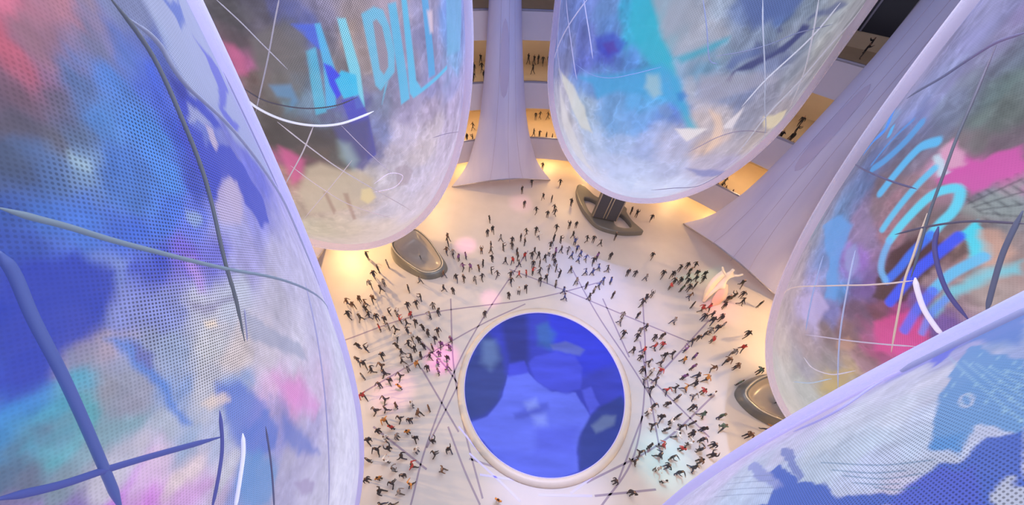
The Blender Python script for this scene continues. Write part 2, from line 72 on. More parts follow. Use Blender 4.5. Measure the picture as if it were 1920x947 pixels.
SHAPES={1:[(0.063,0.9,(45,65,185),[(6.9,28.37),(9.0,28.12),(9.3,27.85),(8.2,27.7),(6.9,27.63),(5.4,27.73),(4.1,27.65),(2.9,27.77)]),(0.099,0.7,(60,140,225),[(3.0,27.78),(4.0,27.66),(3.7,27.57),(2.4,27.69)]),(0.102,0.85,(172,182,226),[(24.6,29.17),(25.3,28.92),(24.7,28.73),(23.8,28.69),(23.8,28.42),(23.3,28.28),(24.8,28.15),(26.7,27.82),(27.1,27.43),(32.4,26.28),(39.4,25.56),(39.9,27.69),(40.1,28.73)]),(0.04,0.85,(92,118,210),[(28.0,29.02),(32.7,28.89),(31.0,28.75),(28.4,28.73),(28.8,28.88)]),(0.043,0.85,(98,105,222),[(31.0,28.57),(32.2,28.36),(36.1,27.94),(35.1,27.68),(28.6,27.76),(30.9,27.32),(28.0,27.45),(27.4,27.84),(30.7,27.97),(31.8,28.29)]),(0.045,0.9,(68,82,205),[(21.6,28.36),(24.6,28.14),(25.6,27.83),(25.4,27.73),(23.8,27.89),(22.9,28.22),(20.9,28.15),(21.7,27.96),(21.2,27.84),(23.6,27.7),(24.9,27.47),(25.6,27.15),(26.2,26.43),(24.3,26.17),(22.2,26.4),(21.8,27.05),(22.1,27.29),(20.5,27.44),(18.6,27.41),(17.2,27.34),(18.0,27.63),(18.7,27.9),(19.2,28.17)]),(0.036,0.85,(205,190,222),[(23.0,27.93),(23.6,27.84),(23.4,27.71),(22.2,27.72),(22.2,27.83)]),(0.035,0.85,(165,172,222),[(22.2,28.27),(22.6,28.19),(23.5,28.05),(24.1,27.87),(22.7,27.95),(22.1,28.08),(20.9,28.14)]),(0.062,0.8,(195,180,222),[(20.0,27.43),(21.8,27.34),(22.6,27.15),(22.0,26.99),(19.3,26.87),(17.1,27.19),(17.8,27.38)]),(0.038,0.8,(160,190,215),[(12.1,28.63),(12.1,28.59),(12.6,28.51),(12.2,28.49),(12.0,28.53),(11.8,28.59)]),(0.046,0.75,(150,175,220),[(15.3,27.65),(15.9,27.48),(15.6,27.4),(14.9,27.47),(14.8,27.58)]),(0.076,0.8,(185,150,235),[(12.7,27.4),(13.0,27.25),(12.6,27.06),(11.9,26.95),(11.6,27.04),(12.1,27.26)]),(0.064,0.6,(120,110,165),[(10.5,27.09),(11.1,26.87),(12.5,26.66),(13.8,26.5),(13.3,26.47),(11.4,26.7),(10.4,26.92)]),(0.048,0.8,(250,225,205),[(10.4,26.76),(10.9,26.63),(10.6,26.56),(10.2,26.68)]),(0.043,0.8,(80,130,220),[(6.9,27.51),(7.0,27.29),(6.7,27.01),(6.1,26.78),(4.6,26.13),(4.4,26.21),(5.6,26.77),(6.0,27.04),(6.4,27.34),(6.6,27.56)]),(0.028,0.7,(110,105,175),[(6.9,27.38),(7.0,27.18),(6.7,27.01),(6.4,27.0),(6.5,27.18)]),(0.077,0.8,(90,120,215),[(7.5,26.11),(8.6,25.7),(8.5,25.04),(7.4,24.28),(5.7,24.11),(3.9,24.64),(4.8,25.24),(5.7,25.65)]),(0.122,0.8,(100,120,205),[(8.5,24.23),(8.7,23.45),(7.9,21.82),(6.4,23.07),(6.5,23.89)]),(0.106,0.8,(100,150,215),[(4.3,24.96),(5.2,24.53),(4.2,23.74),(1.4,23.53),(0.7,24.29),(2.6,24.86)]),(0.051,0.7,(240,215,205),[(5.9,26.18),(6.8,26.06),(7.4,25.86),(7.0,25.76),(6.2,25.97)]),(0.069,0.7,(160,145,190),[(3.7,22.79),(4.5,22.33),(4.5,21.63),(3.3,21.59),(2.7,22.22)]),(0.061,0.6,(150,160,195),[(13.3,26.24),(14.2,25.58),(16.3,24.34),(15.8,23.83),(15.0,24.23),(12.1,25.7),(11.7,26.12)]),(0.192,0.6,(228,140,220),[(10.8,24.98),(13.0,23.72),(12.9,22.56),(11.1,22.76),(9.7,24.16)])],2:[(0.052,0.6,(70,210,255),[(-0.6,25.72),(1.7,25.82),(-1.3,23.44),(-4.0,23.38)]),(0.05,0.9,(70,105,230),[(-1.4,26.58),(3.2,26.52),(3.4,25.58),(2.0,25.78),(0.6,26.12)]),(0.051,0.9,(80,190,250),[(3.2,26.52),(4.3,26.53),(4.1,24.99),(1.3,23.59),(-1.1,23.55),(2.0,25.24)]),(0.052,0.9,(130,225,255),[(8.1,26.62),(9.9,26.58),(9.8,24.88),(8.3,23.33),(5.9,23.31),(7.1,24.81)]),(0.052,0.95,(50,200,255),[(2.9,24.63),(5.4,24.92),(8.5,24.67),(7.6,23.88),(3.8,23.85)]),(0.052,0.95,(55,65,250),[(2.1,25.27),(3.6,25.13),(4.8,24.74),(3.3,24.62),(3.5,24.02),(2.2,23.9),(1.7,24.46)]),(0.066,0.9,(75,80,205),[(3.1,23.81),(7.6,23.88),(8.6,22.95),(7.7,20.82),(4.8,20.64),(3.3,22.52)]),(0.053,0.85,(105,205,250),[(13.7,26.65),(17.1,26.81),(19.3,26.67),(20.1,26.09),(20.1,25.22),(18.8,24.42),(15.3,24.04),(13.1,23.25),(16.5,24.18),(13.7,23.83),(12.6,24.1),(13.2,25.52)]),(0.042,0.9,(165,145,165),[(16.0,26.36),(17.1,26.41),(18.1,26.14),(18.0,25.19),(17.3,24.69),(15.6,24.43),(14.8,24.68)]),(0.055,0.9,(95,200,250),[(20.9,26.81),(23.3,26.84),(22.1,23.08),(18.9,22.95)]),(0.059,0.9,(95,205,255),[(25.1,26.94),(26.8,26.96),(25.4,23.79),(27.0,23.34),(40.6,23.76),(40.5,23.57),(23.5,23.03),(22.4,23.32)]),(0.059,0.85,(85,180,245),[(32.0,26.8),(34.6,26.74),(33.7,23.65),(30.6,23.64)]),(0.13,0.7,(125,190,240),[(43.8,26.51),(59.2,26.08),(52.1,23.92),(41.1,24.17)]),(0.198,0.75,(70,66,68),[(-16.2,23.85),(-12.7,23.43),(-4.4,22.8),(3.7,22.72),(8.2,22.71),(5.3,20.95),(-3.0,19.99),(-10.3,20.29),(-16.0,20.44),(-16.0,21.43)]),(0.171,0.8,(82,84,150),[(-1.2,22.7),(8.3,22.79),(8.1,20.96),(2.2,20.08),(-1.0,20.61)]),(0.205,0.7,(225,95,160),[(-16.0,22.15),(-14.0,21.88),(-12.0,21.34),(-15.0,20.25),(-19.3,19.96)]),(0.157,0.7,(205,100,150),[(-15.2,26.15),(-13.4,26.06),(-12.9,25.64),(-14.1,25.12),(-15.9,25.14)]),(0.246,0.8,(205,185,165),[(-12.6,20.88),(-8.4,21.07),(-3.7,20.45),(2.1,20.01),(4.7,19.36),(2.1,17.48),(-21.7,17.53),(-19.2,19.37)]),(0.285,0.6,(165,190,195),[(-1.3,22.02),(1.2,21.77),(2.1,20.79),(-0.4,20.3),(-2.3,21.16)]),(0.097,0.5,(150,105,95),[(-12.1,19.19),(-11.0,19.15),(-12.0,17.52),(-13.7,17.19)]),(0.099,0.5,(150,105,95),[(-6.5,18.86),(-5.0,18.79),(-6.8,16.34),(-8.2,16.3)]),(0.128,0.6,(245,220,160),[(-0.2,18.83),(2.9,18.76),(3.7,17.87),(0.0,17.52),(-1.9,18.06)]),(0.096,0.5,(165,145,165),[(12.9,19.58),(17.2,19.53),(20.4,18.78),(17.6,17.92),(12.8,18.11)]),(0.154,0.6,(110,108,110),[(-9.8,26.27),(-2.7,26.67),(0.5,26.31),(-1.3,25.12),(-6.4,24.02),(-12.7,24.24),(-11.8,25.28)]),(0.105,0.7,(95,150,200),[(-10.7,24.71),(-6.4,24.68),(-6.4,24.02),(-8.9,23.74),(-7.8,24.16),(-10.3,24.3)]),(0.116,0.8,(240,215,235),[(33.4,26.3),(35.7,26.23),(35.0,25.44),(33.5,25.45)])],3:[(0.272,0.85,(55,180,212),[(-19.4,26.32),(-12.7,26.48),(-5.4,24.71),(0.7,23.79),(4.3,22.88),(14.6,20.69),(20.4,19.74),(15.6,19.97),(2.1,22.66),(-11.1,23.85),(-17.7,24.87)]),(0.239,0.75,(70,165,225),[(-35.9,21.13),(-18.7,22.19),(-2.5,23.42),(5.6,22.76),(13.3,20.84),(1.4,21.69),(-14.8,21.37),(-23.3,20.39),(-27.4,21.07)]),(0.225,0.7,(165,170,190),[(-12.7,26.48),(-0.3,26.73),(4.7,25.45),(13.1,25.35),(10.5,24.55),(0.6,23.84),(-5.1,24.72)]),(0.197,0.7,(62,70,195),[(-31.1,23.83),(-23.1,24.42),(-16.8,24.08),(-18.8,23.43),(-22.8,23.02),(-28.4,23.18)]),(0.158,0.7,(85,60,165),[(-26.7,23.7),(-22.3,24.02),(-19.7,23.54),(-23.1,23.19)]),(0.227,0.8,(60,168,198),[(0.6,23.84),(9.9,24.75),(15.3,25.18),(15.4,24.89),(8.3,24.11),(4.4,23.61)]),(0.232,0.8,(85,105,165),[(12.1,26.92),(32.3,27.07),(29.6,26.31),(20.9,25.56),(17.1,26.1)]),(0.121,0.9,(55,60,120),[(20.3,23.04),(21.4,23.57),(24.5,23.98),(28.7,24.35),(32.4,24.62),(35.8,25.2),(36.6,25.83),(39.7,25.77),(40.0,25.48),(37.9,24.99),(35.9,24.53),(31.4,24.16),(27.4,23.72),(22.2,23.49),(22.2,22.91)]),(0.119,0.7,(85,95,140),[(25.1,24.33),(23.7,25.1),(26.3,24.86),(28.5,24.69),(27.5,25.12),(30.5,24.75),(31.3,25.0),(33.4,24.62),(29.4,24.17)]),(0.126,0.7,(80,90,140),[(37.1,26.02),(38.9,26.38),(42.3,26.52),(46.2,26.84),(52.1,26.61),(46.5,26.27),(39.9,26.19),(38.2,25.97)]),(0.119,0.8,(80,85,130),[(28.7,25.61),(28.9,25.78),(30.7,25.49),(29.4,25.44)]),(0.195,0.7,(90,110,170),[(18.1,23.73),(19.0,24.28),(25.2,24.78),(27.5,24.43),(21.9,23.96),(20.5,23.56)]),(0.167,0.8,(100,110,155),[(36.6,23.93),(37.6,24.39),(40.0,24.24),(39.1,23.86)]),(0.123,0.9,(240,230,235),[(11.3,19.87),(23.0,20.01),(17.8,19.0),(15.8,19.25)]),(0.127,0.85,(235,225,235),[(28.9,20.29),(32.6,21.52),(33.3,20.09),(30.1,20.1)]),(0.168,0.75,(240,205,185),[(19.9,21.3),(24.8,21.0),(29.6,20.1),(31.2,18.88),(28.6,17.96),(27.5,19.23),(25.0,20.29)]),(0.144,0.75,(232,215,180),[(45.3,20.72),(61.6,20.63),(70.4,19.05),(56.4,19.43),(50.6,19.81)]),(0.177,0.7,(225,222,215),[(-54.8,20.62),(-38.7,20.41),(-29.8,19.4),(-23.3,17.65),(-30.3,17.6),(-42.0,19.41)]),(0.286,0.6,(228,222,225),[(-51.1,19.42),(-44.1,18.4),(-32.7,15.86),(-24.1,13.45),(-38.2,14.2),(-48.8,16.62)]),(0.155,0.75,(55,130,210),[(6.1,22.0),(8.8,22.22),(10.8,21.95),(9.4,21.6),(7.8,21.62)]),(0.231,0.6,(180,205,210),[(-5.7,22.71),(-2.1,22.84),(1.1,21.85),(-1.0,21.45),(-5.1,21.95)]),(0.195,0.8,(130,135,195),[(24.7,16.61),(38.7,16.3),(62.7,15.02),(61.2,14.51),(36.3,15.58)]),(0.157,0.6,(120,150,200),[(1.9,21.04),(4.3,21.29),(8.2,20.89),(6.4,20.4),(3.6,20.57)]),(0.242,0.6,(170,165,185),[(10.8,23.18),(30.0,23.53),(40.9,23.03),(35.2,22.78),(20.4,21.8),(14.8,21.71)])],4:[(0.098,0.9,(215,95,182),[(-29.8,25.15),(-30.4,25.69),(-26.8,25.59),(-23.7,25.65),(-22.8,26.05),(-21.6,26.38),(-19.1,26.04),(-19.6,25.36),(-20.7,24.96),(-23.4,25.01),(-25.8,24.74)]),(0.101,0.8,(225,175,205),[(-31.1,25.4),(-30.4,25.69),(-27.1,25.64),(-25.3,25.49),(-26.7,25.27),(-29.1,25.21)]),(0.076,0.9,(200,225,245),[(-31.5,25.16),(-30.7,25.3),(-26.4,25.16),(-27.0,24.88),(-29.9,24.91)]),(0.073,0.9,(70,225,255),[(-17.1,24.0),(-16.9,24.53),(-11.7,24.14),(-12.7,23.69),(-15.0,23.94)]),(0.105,0.85,(75,45,48),[(-22.6,22.38),(-20.7,23.43),(-15.5,23.58),(-14.5,22.51),(-12.2,21.51),(-16.9,20.78),(-19.7,21.48)]),(0.137,0.7,(230,70,155),[(-12.3,20.04),(-11.0,21.31),(-7.7,21.67),(-4.7,21.06),(-4.2,19.91),(-7.6,19.23)]),(0.143,0.7,(150,165,165),[(-19.8,24.52),(-18.8,25.11),(-17.9,25.87),(-13.2,25.16),(-17.0,24.57)]),(0.152,0.8,(100,165,240),[(-50.2,20.24),(-42.9,21.57),(-35.8,21.84),(-30.7,20.51),(-23.3,19.42),(-26.1,18.87),(-34.0,20.01)]),(0.193,0.7,(195,180,235),[(-35.3,17.23),(-30.0,18.72),(-23.4,18.82),(-23.1,17.61),(-28.0,16.82)]),(0.143,0.7,(150,165,220),[(-31.8,20.97),(-30.2,21.49),(-25.3,21.08),(-25.4,20.43)]),(0.121,0.7,(190,145,130),[(-14.6,18.08),(-13.7,18.7),(-11.3,18.79),(-11.3,18.28),(-12.7,17.85)]),(0.162,0.6,(200,170,110),[(-9.8,16.1),(-6.9,17.83),(-4.9,17.64),(-4.1,15.69),(-6.3,15.15)]),(0.096,0.7,(210,165,150),[(-15.2,24.29),(-14.0,24.67),(-10.4,24.48),(-10.4,23.83)]),(0.123,0.75,(110,215,240),[(-8.8,24.46),(-10.1,23.78),(-10.5,22.95),(-9.2,21.94),(-7.6,21.85),(-8.7,22.81),(-8.7,23.7),(-7.6,24.27)]),(0.099,0.8,(90,70,70),[(-15.5,23.31),(-15.3,23.95),(-13.4,23.77),(-13.7,23.45)]),(0.127,0.7,(130,160,210),[(-64.5,24.11),(-59.3,25.0),(-52.6,25.14),(-52.4,24.35)])],5:[(0.031,0.9,(90,100,225),[(-38.9,26.12),(-39.0,26.49),(-39.0,26.53),(-31.4,26.78),(-31.0,26.73)]),(0.059,0.9,(92,130,208),[(-38.4,26.63),(-39.1,26.85),(-39.4,27.28),(-27.2,27.69),(-31.8,27.21)]),(0.018,0.92,(98,150,212),[(-32.1,27.01),(-32.6,27.04),(-30.6,27.23),(-27.5,27.45),(-26.1,27.61),(-24.6,27.79),(-17.2,27.88),(-18.0,27.75),(-18.4,27.73),(-18.9,27.61),(-19.3,27.55),(-19.1,27.5),(-17.8,27.49),(-17.2,27.46),(-17.7,27.38),(-17.6,27.32),(-17.9,27.23),(-19.4,27.2),(-21.4,27.17),(-24.0,27.14),(-25.8,27.13),(-28.4,27.1)]),(0.023,0.92,(52,92,195),[(-16.7,27.48),(-17.5,27.57),(-17.8,27.66),(-17.5,27.75),(-17.7,27.88),(-13.0,27.87),(-16.0,24.58),(-16.3,25.19),(-18.9,25.2),(-21.0,24.76),(-22.4,24.88),(-18.4,25.65),(-17.6,25.97),(-16.5,26.26),(-15.2,26.45),(-15.2,26.8),(-14.7,27.06),(-15.6,27.22),(-16.4,27.33)]),(0.016,0.92,(185,192,225),[(-17.8,27.49),(-18.9,27.5),(-19.1,27.56),(-18.7,27.62),(-18.3,27.73),(-17.8,27.74),(-17.6,27.7),(-17.9,27.65),(-17.8,27.54),(-17.1,27.46)]),(0.014,0.85,(190,195,215),[(-14.3,27.69),(-14.9,27.77),(-15.1,27.83),(-14.4,27.81),(-14.3,27.87),(-13.0,27.87),(-13.1,27.71)]),(0.023,0.85,(110,125,195),[(-26.4,24.5),(-25.8,24.79),(-21.5,25.36),(-18.9,25.71),(-18.4,25.65),(-20.0,25.38)]),(0.032,0.85,(140,150,215),[(-25.5,23.65),(-26.4,23.77),(-22.4,24.55),(-19.9,25.05),(-18.2,25.37),(-18.4,25.13),(-21.5,24.36)]),(0.029,0.6,(195,180,215),[(-37.9,24.33),(-38.2,24.78),(-38.2,24.85),(-31.4,25.16),(-31.2,24.46),(-32.6,24.0)]),(0.041,0.85,(85,145,215),[(-19.1,27.22),(-18.7,27.43),(-17.2,27.46),(-17.9,27.23)]),(0.033,0.8,(80,95,205),[(-13.7,26.95),(-15.2,27.09),(-16.1,27.37),(-16.1,27.59),(-13.1,27.65)])]}
STROKES={1:[],2:[],3:[],4:[(0.308,0.074,0.95,(70,150,255),[(-64.6,24.67),(-54.8,24.42),(-58.5,23.73),(-59.9,23.15)]),(0.255,0.057,0.9,(80,185,255),[(-50.5,24.67),(-49.2,24.51)]),(0.322,0.064,0.85,(85,165,235),[(-40.7,25.47),(-40.8,24.79),(-42.3,24.03),(-44.5,23.48)]),(0.138,0.055,0.8,(85,150,230),[(-44.1,25.36),(-46.1,24.46),(-46.5,23.52)]),(0.306,0.061,0.9,(95,195,255),[(-33.3,25.43),(-34.7,25.24),(-35.7,25.02),(-36.0,24.54),(-35.8,23.88),(-35.5,23.32)]),(0.225,0.05,0.9,(100,205,255),[(-29.2,24.91),(-29.3,24.41),(-29.0,23.75),(-28.3,23.05),(-27.7,22.64)]),(0.263,0.048,0.95,(100,220,255),[(-24.5,22.59),(-25.3,23.32),(-25.5,24.28),(-24.2,24.73),(-22.7,24.89),(-21.3,24.7),(-20.4,24.37),(-20.2,24.0),(-19.7,23.58)]),(0.247,0.049,0.9,(60,120,255),[(-19.7,23.58),(-19.3,22.82),(-18.5,22.16),(-18.2,21.58)]),(0.229,0.051,0.85,(120,190,255),[(-24.5,22.59),(-22.9,22.07),(-20.9,21.7),(-18.5,21.56)]),(0.291,0.049,0.95,(60,90,255),[(-16.5,24.01),(-16.3,23.26),(-16.0,22.44),(-14.3,21.1)]),(0.259,0.047,0.9,(100,200,255),[(-11.8,23.98),(-12.2,23.37),(-12.2,22.97),(-11.6,22.42)]),(0.249,0.05,0.85,(85,110,255),[(-11.6,22.42),(-10.4,21.64),(-8.3,20.75)]),(0.172,0.049,0.8,(100,140,250),[(-9.4,22.51),(-8.4,21.8),(-6.4,21.13)]),(0.041,0.023,0.6,(70,75,85),[(-20.5,24.85),(-15.1,24.7)]),(0.041,0.023,0.6,(70,75,85),[(-20.1,25.07),(-15.1,24.93)]),(0.04,0.022,0.6,(70,75,85),[(-19.8,25.26),(-15.0,25.15)]),(0.04,0.022,0.6,(70,75,85),[(-19.5,25.46),(-15.0,25.36)]),(0.04,0.022,0.6,(70,75,85),[(-19.1,25.64),(-15.0,25.56)]),(0.04,0.022,0.6,(70,75,85),[(-18.8,25.81),(-15.0,25.75)]),(0.04,0.022,0.6,(70,75,85),[(-18.5,25.98),(-14.9,25.94)]),(0.041,0.023,0.6,(70,75,85),[(-19.8,24.76),(-17.7,25.82)]),(0.04,0.022,0.6,(70,75,85),[(-18.8,24.78),(-16.2,25.61)]),(0.04,0.022,0.6,(70,75,85),[(-17.8,24.81),(-14.8,25.4)]),(0.04,0.022,0.6,(70,75,85),[(-16.8,24.83),(-13.4,25.19)])],5:[(0.028,0.014,0.7,(200,205,230),[(-22.7,27.37),(-22.3,27.36),(-21.6,27.39),(-21.2,27.44),(-21.4,27.47),(-22.2,27.45),(-22.7,27.4),(-22.7,27.37)]),(0.012,0.01,0.75,(70,120,160),[(-19.9,25.91),(-17.7,26.75),(-17.0,27.27)]),(0.012,0.01,0.75,(70,120,160),[(-18.5,26.15),(-17.1,26.69),(-16.6,27.06)]),(0.011,0.009,0.75,(70,120,160),[(-17.5,26.35),(-16.3,26.85),(-16.1,27.21)]),(0.011,0.009,0.75,(70,120,160),[(-16.5,26.53),(-15.9,26.81),(-15.6,27.04)]),(0.011,0.009,0.75,(70,120,160),[(-15.7,26.79),(-15.2,27.0),(-15.1,27.19)]),(0.014,0.011,0.6,(120,130,170),[(-23.8,23.39),(-20.5,24.94)]),(0.014,0.01,0.6,(120,130,170),[(-22.7,23.32),(-19.5,25.03)]),(0.014,0.01,0.6,(120,130,170),[(-21.6,23.23),(-18.4,25.13)]),(0.014,0.01,0.6,(120,130,170),[(-20.6,23.13),(-17.5,25.21)]),(0.013,0.008,0.55,(165,205,230),[(-32.2,26.82),(-18.4,27.84)]),(0.012,0.007,0.55,(165,205,230),[(-29.1,27.12),(-19.4,27.84)]),(0.012,0.007,0.55,(165,205,230),[(-27.0,27.33),(-20.4,27.83)]),(0.012,0.007,0.55,(165,205,230),[(-25.5,27.49),(-21.5,27.81)]),(0.012,0.007,0.55,(165,205,230),[(-24.3,27.62),(-22.7,27.79)]),(0.012,0.007,0.55,(165,205,230),[(-23.3,27.73),(-24.2,27.77)]),(0.013,0.008,0.55,(165,205,230),[(-23.4,27.19),(-29.3,27.32)]),(0.012,0.007,0.55,(165,205,230),[(-21.7,27.39),(-26.9,27.54)]),(0.012,0.007,0.55,(165,205,230),[(-20.4,27.56),(-25.2,27.71)]),(0.011,0.006,0.55,(165,205,230),[(-19.3,27.71),(-23.8,27.84)]),(0.01,0.006,0.55,(165,205,230),[(-18.4,27.83),(-22.6,27.95)])]}
CABLES={1:[('mullion',0.0286,(75,90,145),[(7.2,28.45),(6.8,28.3),(5.8,28.03),(4.3,27.57),(1.7,26.82),(0.2,26.39)]),('mullion',0.0291,(70,80,140),[(0.3,27.41),(0.9,27.1),(1.8,26.78),(2.9,26.35),(4.7,25.61)]),('seam',0.0201,(85,90,95),[(20.8,29.28),(21.3,28.99),(21.3,28.72),(20.4,28.31),(18.5,27.68),(15.1,26.96),(13.3,26.47),(11.2,25.98)]),('seam',0.0237,(125,130,150),[(21.2,29.11),(22.9,28.83),(23.3,28.4),(27.3,27.58),(32.4,26.28),(38.9,24.42),(37.5,22.2)]),('seam',0.0229,(110,125,135),[(8.4,28.62),(8.9,28.46),(9.4,28.31),(10.8,27.86),(14.5,26.83),(21.1,25.22),(36.6,21.18)]),('seam',0.0128,(85,85,110),[(6.8,24.7),(4.4,24.09),(0.9,23.28)]),('seam',0.0184,(75,80,140),[(6.1,25.86),(4.4,25.53),(2.9,25.33),(0.5,25.08)]),('hoop_rim',0.0234,(225,225,240),[(5.5,25.2),(4.3,24.98),(2.6,24.78),(0.6,24.55)]),('seam',0.0092,(130,130,160),[(13.3,26.24),(11.4,25.93)]),('seam',0.0142,(150,150,180),[(25.4,24.39),(21.0,23.56),(15.8,22.62),(10.3,21.57),(1.8,19.75)]),('seam',0.0142,(120,120,150),[(39.9,27.69),(39.7,26.66),(39.3,25.33)])],2:[('cable',0.0217,(160,155,165),[(-12.5,27.38),(-10.2,26.74),(-8.3,26.1),(-5.6,25.2)]),('cable',0.0247,(150,145,155),[(-1.5,27.32),(-4.1,26.69),(-9.2,25.43),(-16.5,23.75)]),('cable',0.0293,(190,180,185),[(-13.1,23.3),(-9.0,22.0),(-3.7,20.45),(6.9,17.87),(19.7,14.9)]),('cable',0.0274,(185,175,180),[(-5.6,22.94),(-11.9,21.64),(-21.2,19.99)]),('cable',0.0215,(205,190,195),[(-16.2,21.12),(-12.1,19.59),(-5.7,17.73),(9.9,14.9)]),('cable',0.0165,(180,170,190),[(0.9,22.75),(5.5,21.1),(12.3,19.02)]),('cable',0.0179,(200,185,190),[(0.3,20.88),(-9.1,19.48),(-25.7,16.98)]),('hoop_rim',0.0513,(215,215,225),[(-17.3,24.49),(-15.8,23.96),(-12.6,23.47),(-8.7,23.13),(-4.1,22.91),(1.1,22.84),(7.1,22.96),(10.3,23.05)]),('seam',0.0252,(70,65,75),[(-16.6,24.77),(-13.8,24.25),(-10.1,23.94),(-4.8,23.7),(1.5,23.65),(7.1,23.81)]),('cable',0.0179,(235,220,245),[(3.3,18.37),(11.7,18.19),(15.5,18.77),(10.6,19.35),(4.2,18.98)]),('seam',0.0167,(120,110,140),[(30.3,20.36),(41.5,19.78),(61.8,18.25)])],3:[('cable',0.0416,(165,165,195),[(-72.9,24.62),(-63.1,22.08),(-48.6,20.19)]),('cable',0.0384,(165,165,200),[(-57.7,25.09),(-46.7,23.17),(-36.6,20.91)]),('cable',0.0362,(165,165,200),[(-41.4,25.59),(-34.5,23.99),(-29.7,22.65)]),('cable',0.0422,(180,180,210),[(-38.1,25.69),(-53.0,23.23),(-67.6,20.7)]),('cable',0.0293,(120,130,165),[(2.6,26.68),(7.0,25.49),(11.9,24.05),(15.2,23.82)]),('cable',0.0338,(170,175,190),[(19.0,26.89),(24.4,25.47),(34.8,23.08),(44.3,21.03),(60.9,18.42)]),('cable',0.0404,(190,188,195),[(36.5,26.97),(44.0,25.2),(53.3,23.12),(62.2,20.83)]),('cable',0.052,(195,193,200),[(72.8,26.27),(60.5,24.69),(54.0,22.79),(46.2,20.45),(47.4,17.06)]),('cable',0.0466,(195,193,200),[(47.0,26.72),(43.5,25.21),(35.4,23.23),(31.5,21.52)]),('cable',0.0498,(190,185,192),[(72.8,24.77),(72.7,20.94),(55.9,17.96)]),('seam',0.0336,(130,130,160),[(17.0,13.37),(31.8,13.91),(57.0,13.4),(61.7,14.68)]),('seam',0.0221,(120,140,190),[(-39.3,21.84),(-28.6,21.71),(-19.5,21.95),(-10.5,22.6),(-2.1,23.28)]),('seam',0.0268,(115,120,150),[(13.2,24.2),(22.4,24.58),(29.8,25.0),(37.4,25.49),(50.3,25.76)]),('seam',0.0247,(140,130,150),[(20.8,18.15),(30.0,19.51),(41.2,19.79),(60.1,19.0)])],4:[('seam',0.0437,(85,90,115),[(-55.7,25.45),(-46.8,26.47),(-42.5,27.24),(-39.6,27.75),(-35.6,28.14)]),('cable',0.0339,(85,90,100),[(-39.1,27.71),(-34.2,26.7),(-30.3,25.77),(-26.6,24.92),(-22.9,24.0),(-18.7,23.04),(-15.7,22.28)]),('seam',0.0324,(80,75,100),[(-62.8,22.38),(-37.5,23.71),(-28.6,24.23)]),('cable',0.0292,(200,180,160),[(-23.2,23.96),(-18.9,22.88),(-16.0,22.07),(-11.4,21.04),(-5.9,19.78)]),('cable',0.0305,(205,185,175),[(-57.1,14.74),(-34.1,18.34),(-22.7,20.43),(-17.9,21.47),(-14.9,22.26)]),('cable',0.0263,(190,180,195),[(-23.2,16.49),(-14.0,18.38),(-8.5,19.66),(-4.7,20.66)]),('cable',0.0283,(150,165,200),[(-37.5,19.84),(-31.1,18.34),(-24.0,16.72)]),('cable',0.0266,(165,175,205),[(-29.1,21.37),(-23.2,20.16),(-14.1,18.2),(-3.9,16.2)]),('hoop_rim',0.0689,(225,215,225),[(-15.2,22.36),(-13.0,22.11),(-9.7,21.81),(-6.3,21.63),(-4.6,21.57)]),('seam',0.0555,(75,70,120),[(-19.9,23.89),(-17.7,23.45),(-14.0,23.02),(-9.9,22.67),(-4.9,22.44)]),('mullion',0.053,(85,90,110),[(-14.1,25.29),(-11.0,24.38),(-7.9,23.63),(-4.8,22.92)]),('cable',0.0254,(205,200,210),[(-18.0,15.5),(-13.1,15.66),(-8.3,16.52),(-6.0,17.84)]),('cable',0.0271,(175,195,210),[(-14.7,13.25),(-9.9,14.73),(-7.3,16.34)]),('seam',0.0336,(80,75,90),[(-24.5,22.86),(-21.2,23.69),(-17.3,24.47),(-12.3,25.12)])],5:[('mullion',0.0406,(120,125,155),[(-38.7,25.66),(-39.0,26.2),(-39.1,26.65),(-39.2,27.0),(-39.3,27.33)]),('seam',0.0265,(175,165,210),[(-30.2,18.67),(-34.5,21.04),(-35.5,23.12),(-38.0,24.45),(-38.5,25.3),(-38.8,25.88)]),('seam',0.0144,(150,145,195),[(-30.5,24.4),(-29.9,25.19),(-31.7,25.53),(-37.5,25.55)])]}
